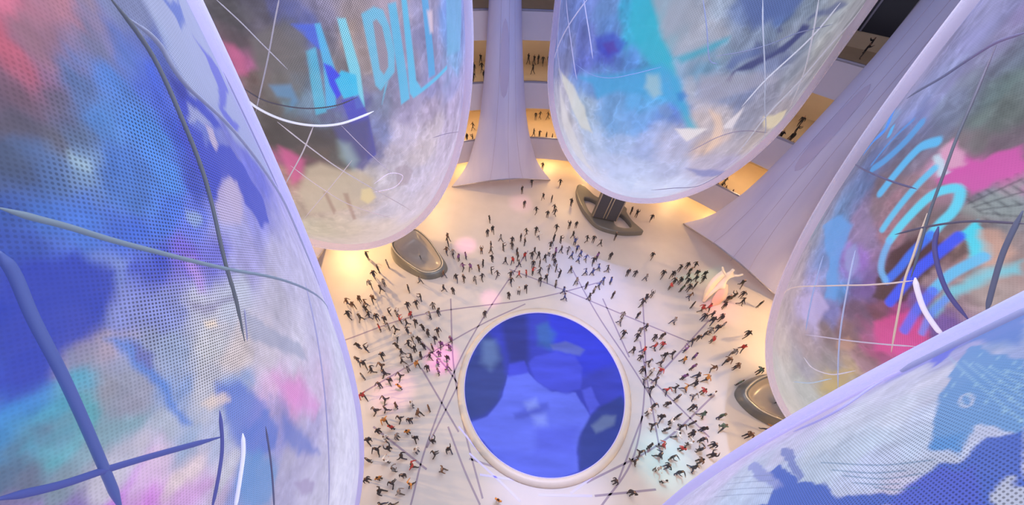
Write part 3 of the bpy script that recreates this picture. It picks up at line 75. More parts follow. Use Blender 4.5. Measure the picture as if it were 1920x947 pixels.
VISITORS=[(-17.1,23.98,0),(-14.38,22.95,1),(-15.42,21.29,0),(-15.18,22.11,0),(-15.44,20.06,1),(-13.98,20.3,1),(-14.03,19.43,0),(-17.04,17.62,2),(-16.28,17.26,2),(-15.85,18.01,2),(-15.11,17.59,2),(-14.48,18.17,2),(-16.25,16.06,0),(-15.0,15.83,0),(-14.75,16.82,0),(-14.21,16.17,0),(-13.38,15.99,0),(-11.07,19.67,0),(-10.14,20.93,1),(-7.3,20.03,0),(-6.21,19.72,0),(-6.13,21.48,0),(-5.28,21.48,0),(-4.01,21.42,1),(-3.23,21.83,0),(-1.52,22.37,0),(-2.28,22.85,0),(-3.76,23.1,2),(-3.33,23.84,0),(-2.34,24.67,0),(-2.66,26.87,0),(-2.59,26.01,0),(-3.73,25.81,2),(-3.27,28.87,0),(-2.65,29.51,0),(-3.26,31.49,0),(-8.17,27.7,2),(-8.01,26.82,0),(-7.92,25.45,2),(-7.12,25.11,1),(-6.32,24.53,6),(-5.53,24.87,6),(-5.61,23.16,6),(-4.76,23.16,6),(-7.65,21.93,2),(-9.49,18.64,0),(-10.58,17.51,0),(-9.79,17.85,0),(-10.02,16.47,3),(-7.94,17.65,1),(-7.27,16.99,0),(-8.05,16.56,1),(-12.32,16.66,0),(-11.48,16.53,1),(-12.54,15.83,0),(-11.89,15.05,1),(-10.98,15.85,3),(-12.73,14.86,3),(-11.1,14.76,0),(-10.8,13.96,5),(-9.34,15.68,0),(-8.49,15.13,0),(-7.84,14.58,0),(-6.91,14.82,0),(-10.19,15.54,0),(-9.93,14.73,0),(-9.29,14.16,5),(-9.42,13.33,0),(-8.55,13.76,0),(-7.02,13.98,0),(-5.48,13.21,6),(-5.49,14.07,6),(-2.46,17.08,0),(-14.13,12.84,0),(-13.31,12.59,0),(-10.52,13.06,0),(-8.72,12.83,0),(-7.95,13.17,0),(-7.1,13.11,0),(-13.77,11.56,0),(-13.0,11.16,0),(-11.6,12.06,0),(-12.72,10.06,1),(-12.09,10.65,0),(-11.36,11.08,2),(-10.84,10.4,0),(-9.41,10.27,0),(-10.22,9.81,0),(-10.99,9.41,0),(-9.23,9.33,4),(-8.86,10.92,1),(-9.88,12.48,0),(-9.61,11.68,0),(-8.83,11.99,0),(-8.02,12.29,0),(-7.16,12.27,0),(-8.18,11.45,4),(-6.34,12.54,6),(-7.15,11.14,0),(-6.32,11.7,6),(-6.09,10.87,6),(-5.49,12.13,0),(-5.32,11.29,6),(-6.3,13.44,6),(-12.09,8.41,3),(-10.69,7.3,0),(-10.16,8.23,0),(-9.84,7.45,0),(-9.08,7.8,2),(-9.68,6.6,4),(-8.51,6.82,0),(-7.06,7.31,2),(-7.65,6.71,0),(-7.6,5.86,4),(-7.79,7.95,5),(-6.27,7.72,2),(-8.99,6.12,3),(-9.95,5.8,0),(-8.36,5.49,1),(-9.25,5.32,5),(-10.53,5.13,0),(-6.85,5.44,0),(-6.6,4.61,5),(-5.41,5.3,0),(-5.16,4.48,0),(-4.07,4.8,0),(-9.63,4.52,0),(-10.07,3.79,0),(-8.72,4.65,0),(-8.72,3.8,5),(-7.6,4.17,0),(-8.03,3.31,1),(-6.64,3.62,3),(-4.34,3.47,2),(-9.77,2.6,0),(-8.93,2.71,4),(-8.56,1.95,0),(-7.89,2.46,0),(-7.2,2.98,0),(-6.51,2.47,4),(-7.2,1.98,1),(-8.27,1.16,0),(-7.43,1.17,0),(4.12,44.62,2),(6.74,40.47,2),(0.96,38.19,1),(2.4,40.06,0),(1.36,35.0,1),(4.07,37.0,2),(5.31,36.58,0),(3.02,33.8,0),(4.57,33.12,2),(5.59,34.54,0),(5.65,33.68,0),(8.06,35.94,1),(-1.52,28.13,1),(-1.12,26.54,0),(-0.06,27.72,0),(-0.03,26.87,0),(1.02,28.42,0),(1.7,29.52,0),(1.54,27.74,0),(2.97,29.82,5),(3.31,29.03,5),(0.6,26.06,0),(0.74,25.23,0),(-0.72,24.42,0),(0.13,24.51,3),(0.89,24.14,0),(1.58,25.31,3),(2.77,26.32,0),(2.43,25.41,0),(3.26,25.59,0),(4.04,25.27,0),(2.59,24.12,0),(3.4,24.4,0),(2.54,23.12,3),(3.38,23.17,0),(0.96,22.53,3),(1.78,22.72,3),(0.0,22.34,0),(0.08,21.45,0),(1.01,20.26,5),(1.77,20.68,0),(-0.09,19.53,0),(5.65,30.43,1),(5.28,28.68,0),(6.11,28.45,0),(4.79,27.4,0),(5.36,26.34,6),(6.1,26.76,0),(6.96,26.76,1),(4.54,26.12,5),(5.05,25.44,0),(5.16,24.59,0),(4.44,23.7,1),(5.3,23.75,0),(5.67,22.86,0),(7.02,23.66,0),(7.33,25.89,7),(7.44,31.18,0),(8.37,31.4,1),(7.78,29.44,7),(7.91,28.19,7),(8.09,27.12,7),(8.48,26.36,7),(8.1,25.32,7),(9.03,25.64,7),(9.53,28.87,7),(10.39,28.93,7),(11.19,28.3,7),(9.89,25.2,0),(10.48,26.0,6),(10.37,24.26,7),(12.1,26.12,0),(11.43,24.1,0),(8.74,23.43,7),(9.59,23.5,7),(7.55,21.98,1),(8.63,21.5,0),(10.13,21.67,7),(10.65,22.36,7),(11.53,22.37,7),(5.98,20.58,7),(6.02,19.73,7),(5.15,21.48,1),(9.44,20.91,1),(8.81,20.03,0),(11.47,20.42,0),(4.09,22.24,0),(3.39,21.74,0),(13.76,23.69,0),(14.61,23.6,0),(15.77,23.13,1),(15.09,20.26,0),(14.53,19.6,0),(15.81,20.71,1),(16.46,34.88,1),(17.07,34.26,6),(19.03,33.7,1),(13.31,29.59,1),(17.39,26.65,5),(17.93,23.79,1),(19.04,23.76,0),(18.92,22.72,0),(18.35,22.09,3),(20.27,24.85,0),(21.28,25.31,0),(22.28,25.45,1),(21.29,24.46,1),(22.07,24.17,5),(21.68,23.41,0),(20.87,23.71,0),(19.73,22.95,8),(20.59,22.91,0),(21.18,22.32,0),(19.55,21.8,8),(20.39,21.95,0),(22.96,24.09,0),(22.52,23.36,5),(20.16,20.86,2),(20.1,19.71,0),(20.92,19.24,3),(21.75,19.45,3),(20.77,18.21,0),(21.83,18.61,0),(21.52,17.81,0),(22.6,18.25,0),(21.77,17.0,0),(22.53,17.4,1),(24.07,21.54,5),(24.35,20.73,0),(25.13,21.1,5),(23.6,19.85,0),(26.31,21.47,0),(25.79,20.47,0),(13.73,18.02,0),(12.09,17.92,1),(11.63,17.11,1),(17.38,17.53,1),(14.25,16.66,0),(13.55,16.19,1),(13.07,15.47,0),(11.74,15.7,0),(14.84,15.49,0),(15.67,15.71,0),(15.44,14.76,3),(14.61,14.54,3),(19.35,15.75,0),(20.1,16.17,0),(18.59,15.36,0),(20.84,16.57,1),(20.77,15.64,3),(24.56,16.42,2),(23.46,14.92,3),(22.37,14.4,1),(21.35,13.48,2),(22.04,12.96,2),(17.69,14.43,6),(18.34,13.79,6),(17.14,13.35,4),(16.14,13.85,0),(14.82,12.92,0),(15.33,13.62,0),(14.53,12.13,3),(12.91,13.29,0),(12.36,14.03,0),(13.44,14.09,3),(13.67,12.9,0),(12.83,12.13,0),(13.69,12.04,5),(13.83,11.21,0),(19.69,12.65,2),(17.76,12.66,6),(17.88,11.81,0),(16.6,11.65,6),(18.7,11.62,4),(17.42,11.09,0),(12.9,11.21,1),(24.04,12.62,8),(26.91,23.04,5),(27.75,20.31,5),(13.2,10.41,0),(14.64,10.35,3),(15.49,10.61,0),(16.4,10.64,4),(17.94,10.43,3),(18.79,10.29,5),(16.97,9.99,1),(15.41,9.76,0),(14.36,9.16,0),(13.14,8.99,0),(12.51,8.4,5),(16.51,9.0,0),(17.18,8.46,8),(13.48,8.04,0),(12.61,7.37,0),(15.04,8.26,0),(14.29,7.79,5),(13.71,7.13,0),(14.47,6.76,5),(15.03,7.4,0),(15.75,6.93,0),(16.07,7.73,0),(16.84,7.31,0),(15.34,6.2,5),(16.5,6.54,0),(18.78,8.42,8),(18.58,7.58,8),(20.55,7.06,2),(22.47,7.61,4),(12.0,5.84,0),(13.1,5.96,3),(12.63,5.25,0),(14.59,5.78,3),(13.62,5.16,0),(11.14,5.37,0),(10.55,4.75,0),(13.07,4.53,0),(12.24,4.34,5),(13.85,4.16,0),(12.53,3.52,5),(17.27,6.18,0),(16.85,5.43,0),(15.76,5.01,2),(15.07,4.52,0),(16.08,5.79,0),(8.78,3.35,0),(9.89,2.72,0),(21.71,11.43,8),(0.02,1.82,4)]
BALCONY_VISITORS=[(-3.95,52.44,12.6,0),(-6.18,51.95,12.6,4),(-5.23,52.18,12.6,0),(-6.7,48.09,12.6,0),(-5.72,49.1,12.6,4),(-6.4,44.92,12.6,0),(-5.08,45.89,12.6,4),(2.99,52.96,12.6,0),(3.86,53.21,12.6,0),(0.81,53.1,12.6,0),(1.67,52.87,12.6,0),(1.49,49.36,12.6,0),(2.3,53.51,12.6,0),(-7.1,46.73,5.0,0),(-6.67,43.06,5.0,0),(-7.72,41.62,5.0,0),(-7.54,43.31,5.0,0),(2.6,51.25,5.0,0),(3.34,51.74,5.0,0),(4.62,51.66,5.0,0),(2.27,45.75,5.0,0),(3.12,45.46,5.0,0),(4.15,44.94,5.0,0),(5.02,44.69,5.0,0),(5.86,43.68,5.0,0),(33.03,36.57,20.2,0),(34.82,38.49,20.2,0),(32.69,37.4,12.6,4),(30.8,35.08,12.6,4),(29.37,33.35,12.6,0),(28.48,31.36,12.6,0),(28.34,33.62,12.6,4),(27.41,32.78,12.6,4),(26.79,33.41,12.6,0),(27.95,32.07,12.6,0),(37.71,34.54,12.6,0),(35.94,32.59,12.6,4),(34.86,31.4,12.6,4),(27.49,36.06,5.0,0),(26.6,34.91,5.0,4),(25.63,34.64,5.0,2),(26.37,33.86,5.0,2),(26.99,33.21,5.0,2),(31.02,27.39,12.6,0),(31.43,26.6,12.6,4),(32.0,26.21,5.0,0)]
FLOOR_LINES=[[(-16.26,13.53),(-9.17,16.98),(2.66,19.77),(10.8,22.69)],[(-6.44,19.16),(-4.98,12.04),(-3.2,6.64),(-1.14,1.92)],[(2.0,26.88),(-3.75,14.3),(-5.92,5.71),(-6.34,1.31)],[(-1.63,6.72),(-5.06,11.02),(-8.49,14.01)],[(-13.97,7.75),(-9.36,11.28),(-2.88,16.13),(1.78,19.02)],[(-0.2,23.73),(6.31,21.1),(13.01,18.09),(18.56,15.65)],[(7.2,24.68),(9.58,18.19),(12.0,13.03),(13.63,9.22)],[(15.03,20.6),(13.34,12.07),(10.91,5.4),(7.34,1.52)],[(21.73,18.32),(13.61,11.09)],[(10.46,20.3),(12.11,13.57)],[(14.11,11.11),(17.55,6.89)],[(6.75,3.25),(13.32,6.28),(19.34,10.44)],[(7.27,2.46),(12.06,3.07)],[(-7.88,11.36),(-3.58,6.22)],[(-4.18,10.1),(-5.97,4.95)],[(12.22,8.27),(9.27,3.54)],[(13.56,15.35),(13.02,5.13)],[(-4.53,6.57),(-2.77,3.66),(-1.29,1.54)],[(-10.71,6.25),(-5.66,3.52)],[(2.64,3.23),(-2.45,4.38)]]
GLOW_LINES=[[(-2.5,4.75),(0.18,2.95),(1.64,1.89)],[(-1.5,3.38),(2.64,3.06)],[(5.46,2.54),(7.21,3.61)],[(3.04,2.33),(7.07,2.45)],[(-3.64,6.62),(-1.65,4.79)]]
DISC_REFLECTIONS=[(0.42,0.9,(52,68,135),[(-3.91,9.28),(-3.71,11.58),(-3.09,13.67),(-1.9,15.48),(-0.34,13.13),(0.13,10.72),(-0.37,8.7),(-1.47,7.52),(-2.79,7.01)]),(0.51,0.48,(115,145,195),[(-2.38,14.44),(-1.23,14.51),(-0.65,12.65),(-1.43,11.49),(-2.36,12.1)]),(0.51,0.8,(45,55,130),[(-0.97,17.41),(0.47,17.92),(1.95,17.88),(2.24,12.36),(0.26,12.25)]),(0.51,0.9,(50,62,222),[(4.19,18.45),(8.12,18.0),(10.24,15.72),(11.14,12.88),(7.44,11.56),(4.44,12.49)]),(0.12,0.95,(98,114,242),[(0.17,11.11),(2.14,11.52),(2.89,10.67),(4.34,9.83),(6.42,9.85),(7.56,7.99),(6.56,6.53),(6.2,5.19),(6.3,3.95),(4.07,3.12),(0.51,3.68),(-2.78,6.92),(-1.28,7.53),(-0.19,9.09)]),(0.2,0.9,(72,82,225),[(2.24,12.36),(2.9,13.09),(4.72,13.66),(6.73,13.31),(7.4,12.22),(6.88,10.27),(5.58,9.76),(4.13,9.92),(2.78,10.77)]),(0.17,0.85,(70,78,222),[(0.31,12.21),(1.79,12.52),(2.2,11.44),(0.22,10.98)]),(0.17,0.9,(82,92,230),[(7.04,10.16),(7.85,10.45),(8.55,8.94),(7.56,8.03)]),(0.2,0.9,(45,62,140),[(7.56,8.03),(8.78,8.9),(10.59,9.87),(10.88,8.17),(8.96,5.0),(6.3,3.95),(6.23,5.51),(6.57,6.7)]),(0.42,0.5599999999999999,(60,115,175),[(2.93,16.3),(4.14,16.91),(5.04,15.65),(4.27,13.87),(3.14,14.29)]),(0.2,0.48,(115,130,170),[(4.29,14.36),(5.93,14.83),(7.71,14.08),(7.18,13.34),(5.4,13.7),(4.5,13.77)]),(0.2,0.48,(125,145,180),[(7.47,7.27),(8.66,8.05),(9.87,8.11),(9.55,7.37),(7.9,6.77)]),(0.26,0.5599999999999999,(62,72,185),[(0.88,7.83),(2.27,8.46),(3.89,8.92),(3.98,8.36),(2.47,7.64),(1.09,7.47)]),(0.34,0.5599999999999999,(145,165,252),[(1.86,8.82),(2.88,9.26),(3.07,8.5),(2.27,8.27)]),(0.42,0.48,(150,170,252),[(2.57,7.73),(3.66,7.88),(3.84,7.08),(2.86,6.86)]),(0.51,0.5599999999999999,(76,86,220),[(2.86,6.86),(6.43,7.21),(6.09,5.02),(2.85,5.02)]),(0.51,0.4,(80,95,232),[(-1.4,4.9),(3.78,5.15),(6.17,4.87),(5.84,3.2),(0.55,2.95)])]  # reflected pods, columns and bright ceiling, as colour polygons for the disc

# ------------------------------------------------------------------ helpers
def lin(c):
    c = np.asarray(c, float) / 255.0
    return np.where(c <= 0.04045, c / 12.92, ((c + 0.055) / 1.055) ** 2.4)
def link(o, parent=None):
    COL.objects.link(o)
    if parent is not None: o.parent = parent
    return o
def tag(o, label, cat, group=None):
    o['label'] = label; o['category'] = cat
    if group: o['group'] = group
    return o
def struct(o): o['kind'] = 'structure'; return o
def empty(name, loc=(0, 0, 0), rz=0):
    o = bpy.data.objects.new(name, None); o.empty_display_size = 0.3; COL.objects.link(o)
    o.location = loc; o.rotation_euler = (0, 0, rz); return o
def mesh_obj(name, verts, faces, mat, parent=None, smooth=True, loc=None):
    me = bpy.data.meshes.new(name); me.from_pydata([tuple(v) for v in verts], [], faces); me.update()
    if smooth: me.polygons.foreach_set('use_smooth', [True] * len(me.polygons))
    o = bpy.data.objects.new(name, me)
    if mat: me.materials.append(mat)
    link(o, parent)
    if loc is not None: o.location = loc
    return o
def node_mat(name):
    m = bpy.data.materials.new(name); m.use_nodes = True; nt = m.node_tree; nt.nodes.clear()
    out = nt.nodes.new('ShaderNodeOutputMaterial'); return m, nt, out
def plain(name, col, rough=0.5, metal=0.0, noise=0.0, scale=3.0, emit=None):
    m, nt, out = node_mat(name)
    b = nt.nodes.new('ShaderNodeBsdfPrincipled'); nt.links.new(b.outputs[0], out.inputs[0])
    c = tuple(lin(col)) + (1,)
    b.inputs['Base Color'].default_value = c; b.inputs['Roughness'].default_value = rough; b.inputs['Metallic'].default_value = metal
    if emit:
        b.inputs['Emission Color'].default_value = c; b.inputs['Emission Strength'].default_value = emit
    if noise:
        n = nt.nodes.new('ShaderNodeTexNoise'); n.inputs['Scale'].default_value = scale; n.inputs['Detail'].default_value = 4
        tc = nt.nodes.new('ShaderNodeTexCoord'); nt.links.new(tc.outputs['Object'], n.inputs['Vector'])
        mr = nt.nodes.new('ShaderNodeMapRange'); mr.inputs['To Min'].default_value = 1 - noise; mr.inputs['To Max'].default_value = 1 + noise
        nt.links.new(n.outputs['Fac'], mr.inputs['Value'])
        mx = nt.nodes.new('ShaderNodeVectorMath'); mx.operation = 'SCALE'; mx.inputs[0].default_value = c[:3]
        nt.links.new(mr.outputs[0], mx.inputs['Scale']); nt.links.new(mx.outputs[0], b.inputs['Base Color'])
    return m
def lathe(profile, n=96, a0=0.0, a1=360.0, close=False):
    """profile: list of (r, z); returns verts, faces (open sweep unless 360)."""
    full = abs(a1 - a0) >= 359.9; cols = n if full else n + 1
    V = []; Fc = []
    for i in range(cols):
        a = math.radians(a0 + (a1 - a0) * i / n)
        for r, z in profile: V.append((r * math.cos(a), r * math.sin(a), z))
    m = len(profile)
    for i in range(n):
        j = (i + 1) % cols
        for k in range(m if close else m - 1):
            k2 = (k + 1) % m
            Fc.append((i * m + k, j * m + k, j * m + k2, i * m + k2))
    if close and not full:
        Fc.append(tuple(range(m))); Fc.append(tuple(range((cols - 1) * m, cols * m))[::-1])
    return V, Fc
def tube(pts, rad, sides=6, closed=False):
    P = [Vector(p) for p in pts]; V = []; Fc = []; n = len(P)
    ref = Vector((0.13, 0.21, 0.97)).normalized()
    for i, p in enumerate(P):
        t = (P[min(i + 1, n - 1)] - P[max(i - 1, 0)]).normalized()
        a = t.cross(ref).normalized(); b = t.cross(a)
        r = rad[i] if hasattr(rad, '__len__') else rad
        for k in range(sides):
            w = 2 * math.pi * k / sides; V.append(p + a * (r * math.cos(w)) + b * (r * math.sin(w)))
    for i in range(n - 1):
        for k in range(sides):
            k2 = (k + 1) % sides
            Fc.append((i * sides + k, i * sides + k2, (i + 1) * sides + k2, (i + 1) * sides + k))
    Fc.append(tuple(range(sides))[::-1]); Fc.append(tuple(range((n - 1) * sides, n * sides)))
    return V, Fc
def catmull(pts, step=8):
    P = [np.array(p, float) for p in pts]
    if len(P) < 3:
        return [P[0] + (P[-1] - P[0]) * t for t in np.linspace(0, 1, 12)]
    Q = [2 * P[0] - P[1]] + P + [2 * P[-1] - P[-2]]; out = []
    for i in range(1, len(Q) - 2):
        for t in np.linspace(0, 1, step, endpoint=False):
            a, b, c, d = Q[i - 1:i + 3]
            out.append(0.5 * (2 * b + (c - a) * t + (2 * a - 5 * b + 4 * c - d) * t * t + (3 * b - a - 3 * c + d) * t ** 3))
    out.append(P[-1]); return out
# smooth 3-d noise on arrays
_rng = np.random.default_rng(7)
_perm = _rng.random((32, 32, 32))
def vnoise(p):
    i = np.floor(p).astype(int); f = p - i; f = f * f * (3 - 2 * f); r = 0
    for dx in (0, 1):
        for dy in (0, 1):
            for dz in (0, 1):
                w = (f[:, 0] if dx else 1 - f[:, 0]) * (f[:, 1] if dy else 1 - f[:, 1]) * (f[:, 2] if dz else 1 - f[:, 2])
                r = r + w * _perm[(i[:, 0] + dx) & 31, (i[:, 1] + dy) & 31, (i[:, 2] + dz) & 31]
    return r
def fbm(p, o=4):
    r = 0; a = 0.5; s = 0
    for k in range(o): r = r + a * vnoise(p * 2 ** k + 5.3 * k); s += a; a *= 0.5
    return r / s

# ------------------------------------------------------------------ materials
MAT = {}
def m_floor():
    m, nt, out = node_mat('polished_floor')
    b = nt.nodes.new('ShaderNodeBsdfPrincipled'); nt.links.new(b.outputs[0], out.inputs[0])
    tc = nt.nodes.new('ShaderNodeTexCoord'); n = nt.nodes.new('ShaderNodeTexNoise'); n.inputs['Scale'].default_value = 0.25; n.inputs['Detail'].default_value = 5
    nt.links.new(tc.outputs['Object'], n.inputs['Vector'])
    r = nt.nodes.new('ShaderNodeValToRGB'); r.color_ramp.elements[0].position = 0.3; r.color_ramp.elements[1].position = 0.7
    r.color_ramp.elements[0].color = (0.61, 0.55, 0.50, 1); r.color_ramp.elements[1].color = (0.69, 0.62, 0.57, 1)
    nt.links.new(n.outputs['Fac'], r.inputs[0]); nt.links.new(r.outputs[0], b.inputs['Base Color'])
    b.inputs['Roughness'].default_value = 0.45
    return m
MAT['floor'] = m_floor()
MAT['inlay'] = plain('violet_grey_inlay', (158, 142, 156), 0.4)
MAT['glowline'] = plain('light_line', (190, 184, 240), 0.4, emit=0.25)
MAT['curb'] = plain('curb_stone', (212, 200, 186), 0.45, noise=0.04)
MAT['fascia'] = plain('balcony_white', (205, 196, 205), 0.5, noise=0.04, scale=0.6)
MAT['deck'] = plain('balcony_deck', (214, 196, 170), 0.5, noise=0.06, scale=0.8)
MAT['soffit'] = plain('balcony_soffit', (225, 212, 195), 0.7)
MAT['wall'] = plain('atrium_wall', (225, 205, 175), 0.7, noise=0.08, scale=0.4)
MAT['rail'] = plain('rail_metal', (150, 148, 165), 0.35, 0.6)
MAT['dark'] = plain('dark_glazing', (52, 54, 66), 0.25)
MAT['grey'] = plain('grey_moulding', (116, 113, 106), 0.3, noise=0.08, scale=1.2)
MAT['grey2'] = plain('pale_grey_moulding', (168, 158, 148), 0.3, noise=0.05)
MAT['belt'] = plain('dark_stair_belt', (74, 74, 82), 0.35, noise=0.1)
MAT['edge'] = plain('bright_edge', (210, 200, 180), 0.25, 0.3)
MAT['membrane'] = None
def m_membrane():
    m, nt, out = node_mat('tension_membrane')
    b = nt.nodes.new('ShaderNodeBsdfPrincipled')
    tr = nt.nodes.new('ShaderNodeBsdfTranslucent'); tr.inputs[0].default_value = (0.66, 0.67, 0.95, 1)
    mx = nt.nodes.new('ShaderNodeMixShader'); mx.inputs[0].default_value = 0.35
    tc = nt.nodes.new('ShaderNodeTexCoord'); mp = nt.nodes.new('ShaderNodeMapping'); mp.inputs['Scale'].default_value = (0.5, 0.5, 0.1)
    n = nt.nodes.new('ShaderNodeTexNoise'); n.inputs['Scale'].default_value = 1.0; n.inputs['Detail'].default_value = 4
    nt.links.new(tc.outputs['Object'], mp.inputs[0]); nt.links.new(mp.outputs[0], n.inputs['Vector'])
    r = nt.nodes.new('ShaderNodeValToRGB'); r.color_ramp.elements[0].position = 0.35; r.color_ramp.elements[1].position = 0.68
    r.color_ramp.elements[0].color = (0.58, 0.60, 0.86, 1); r.color_ramp.elements[1].color = (0.72, 0.73, 0.95, 1)
    nt.links.new(n.outputs['Fac'], r.inputs[0]); nt.links.new(r.outputs[0], b.inputs['Base Color']); b.inputs['Roughness'].default_value = 0.38
    nt.links.new(b.outputs[0], mx.inputs[1]); nt.links.new(tr.outputs[0], mx.inputs[2]); nt.links.new(mx.outputs[0], out.inputs[0])
    return m
MAT['membrane'] = m_membrane()
MAT['oval'] = plain('seam_and_reflection_grey', (172, 166, 200), 0.5)  # grey for seams and the painted oval reflection
def m_led(name, period, stretch):
    m, nt, out = node_mat(name); N = nt.nodes.new; L = nt.links.new
    at = N('ShaderNodeAttribute'); at.attribute_name = 'content'
    ad = N('ShaderNodeAttribute'); ad.attribute_name = 'mesh_dots'
    uv = N('ShaderNodeUVMap'); uv.uv_map = 'metres'
    sx = N('ShaderNodeSeparateXYZ'); L(uv.outputs[0], sx.inputs[0])
    def mth(op, a, b=None):
        n = N('ShaderNodeMath'); n.operation = op
        for i, v in enumerate((a, b)):
            if v is None: continue
            if isinstance(v, (int, float)): n.inputs[i].default_value = v
            else: L(v, n.inputs[i])
        return n.outputs[0]
    k = 2 * math.pi / period
    u = mth('MULTIPLY', sx.outputs[0], k); v = mth('MULTIPLY', sx.outputs[1], k / stretch)
    s = mth('ADD', u, v); t = mth('SUBTRACT', u, v)
    w = mth('MULTIPLY', mth('SINE', mth('MULTIPLY', s, 0.5)), mth('SINE', mth('MULTIPLY', t, 0.5)))
    w = mth('ABSOLUTE', w)
    mr = N('ShaderNodeMapRange'); mr.interpolation_type = 'SMOOTHSTEP'
    mr.inputs['From Min'].default_value = 0.38; mr.inputs['From Max'].default_value = 0.85
    L(w, mr.inputs['Value'])
    dk = mth('MULTIPLY', mr.outputs[0], ad.outputs['Fac'])
    st = mth('SUBTRACT', 1.0, mth('MULTIPLY', dk, 0.82))
    st2 = mth('MULTIPLY', st, mth('ADD', 1.0, mth('MULTIPLY', ad.outputs['Fac'], 0.16)))
    em = N('ShaderNodeEmission'); L(at.outputs['Color'], em.inputs[0]); L(st2, em.inputs[1])
    gl = N('ShaderNodeBsdfTransparent')
    mx = N('ShaderNodeMixShader'); L(at.outputs['Alpha'], mx.inputs[0]); L(gl.outputs[0], mx.inputs[1]); L(em.outputs[0], mx.inputs[2])
    L(mx.outputs[0], out.inputs[0])
    return m
def m_glass(front, through):
    m, nt, out = node_mat('clear_pod_glass'); N = nt.nodes.new; L = nt.links.new
    fr = N('ShaderNodeFresnel'); fr.inputs[0].default_value = 1.09
    t = N('ShaderNodeBsdfTransparent'); t.inputs[0].default_value = (0.985, 0.985, 0.995, 1)
    g = N('ShaderNodeAddShader'); d1 = N('ShaderNodeBsdfDiffuse'); d1.inputs[0].default_value = front; d2 = N('ShaderNodeBsdfTranslucent'); d2.inputs[0].default_value = through; L(d1.outputs[0], g.inputs[0]); L(d2.outputs[0], g.inputs[1])
    mx = N('ShaderNodeMixShader'); L(fr.outputs[0], mx.inputs[0]); L(t.outputs[0], mx.inputs[1]); L(g.outputs[0], mx.inputs[2]); L(mx.outputs[0], out.inputs[0])
    return m
MAT['glass_lilac'] = m_glass((0.44, 0.41, 0.62, 1), (0.26, 0.25, 0.38, 1))
MAT['glass_pale'] = m_glass((0.64, 0.58, 0.66, 1), (0.36, 0.33, 0.38, 1))
def m_pool():
    m, nt, out = node_mat('blue_pool_reflections'); N = nt.nodes.new; L = nt.links.new
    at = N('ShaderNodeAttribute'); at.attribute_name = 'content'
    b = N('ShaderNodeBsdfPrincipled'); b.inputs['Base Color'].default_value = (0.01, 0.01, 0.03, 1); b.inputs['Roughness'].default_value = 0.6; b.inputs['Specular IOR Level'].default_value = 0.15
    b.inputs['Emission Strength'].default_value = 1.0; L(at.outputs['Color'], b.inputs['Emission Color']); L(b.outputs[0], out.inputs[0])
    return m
MAT['screen'] = m_pool()  # mirror pool surface, reflections painted as emitted colour
_cm = {}
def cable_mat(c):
    if c not in _cm: _cm[c] = plain('cable_glow', c, 0.5, 0.0, emit=0.45)  # cables, seams and rims given a glow of their own, though no lamps
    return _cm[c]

# ------------------------------------------------------------------ the room
v, f = lathe([(0.0001, 0), (8, 0), (16, 0), (24, 0), (BACK + 1, 0)], 128)
floor = struct(mesh_obj('floor', v, f, MAT['floor'], smooth=False, loc=(CX, CY, 0)))
names = (('lower', 3.1, 5.0, 6.2), ('middle', 10.7, 12.6, 13.8), ('upper', 18.6, 20.2, 21.2))
for i, (nm, zu, zf, zt) in enumerate(names):
    v, f = lathe([(RING, zu), (BACK, zu), (BACK, zf), (RING + 0.35, zf)], 160, -75, 225, close=False)
    struct(mesh_obj('floor_' + nm, v, f, MAT['deck'], smooth=False, loc=(CX, CY, 0)))
    v, f = lathe([(RING, zu - 0.12), (RING + 0.3, zu - 0.12), (RING + 0.3, zt), (RING + 0.1, zt + 0.06), (RING, zt)], 160, -75, 225, close=True)
    struct(mesh_obj('trim_%d' % (i + 1), v, f, MAT['fascia'], smooth=False, loc=(CX, CY, 0)))
    v, f = lathe([(RING + 0.02, zt + 0.08), (RING + 0.24, zt + 0.08), (RING + 0.24, zt + 0.22), (RING + 0.02, zt + 0.22)], 160, -75, 225, close=True)
    struct(mesh_obj('trim_%d' % (i + 4), v, f, MAT['rail'], smooth=False, loc=(CX, CY, 0)))
v, f = lathe([(BACK, 0), (BACK, 36), (BACK + 0.5, 36), (BACK + 0.5, 0)], 160, -75, 225, close=True)
struct(mesh_obj('wall_back', v, f, MAT['wall'], smooth=True, loc=(CX, CY, 0)))
v, f = lathe([(11.5, 36), (BACK + 0.5, 36), (BACK + 0.5, 36.6), (11.5, 36.6)], 128, close=True)
struct(mesh_obj('ceiling', v, f, MAT['soffit'], smooth=False, loc=(CX, CY, 0)))
# window bands set in the back wall of the upper storeys
wi = 1
for (a, z0, z1) in ((82, 21.4, 25.5), (92, 21.4, 25.5), (102, 21.4, 25.5), (112, 14.2, 17.0), (42, 21.6, 25.2), (34, 21.6, 25.2)):
    v, f = lathe([(BACK - 0.08, z0), (BACK - 0.02, z0), (BACK - 0.02, z1), (BACK - 0.08, z1)], 8, a - 3.6, a + 3.6, close=True)
    w = struct(mesh_obj('window_%d' % wi, v, f, MAT['dark'], smooth=False, loc=(CX, CY, 0)))
    for da in (-3.6, 0, 3.6):
        v, f = lathe([(BACK - 0.2, z0), (BACK - 0.02, z0), (BACK - 0.02, z1), (BACK - 0.2, z1)], 1, a + da - 0.12, a + da + 0.12, close=True)
        mesh_obj('window_mullion', v, f, MAT['rail'], w, smooth=False)
    wi += 1
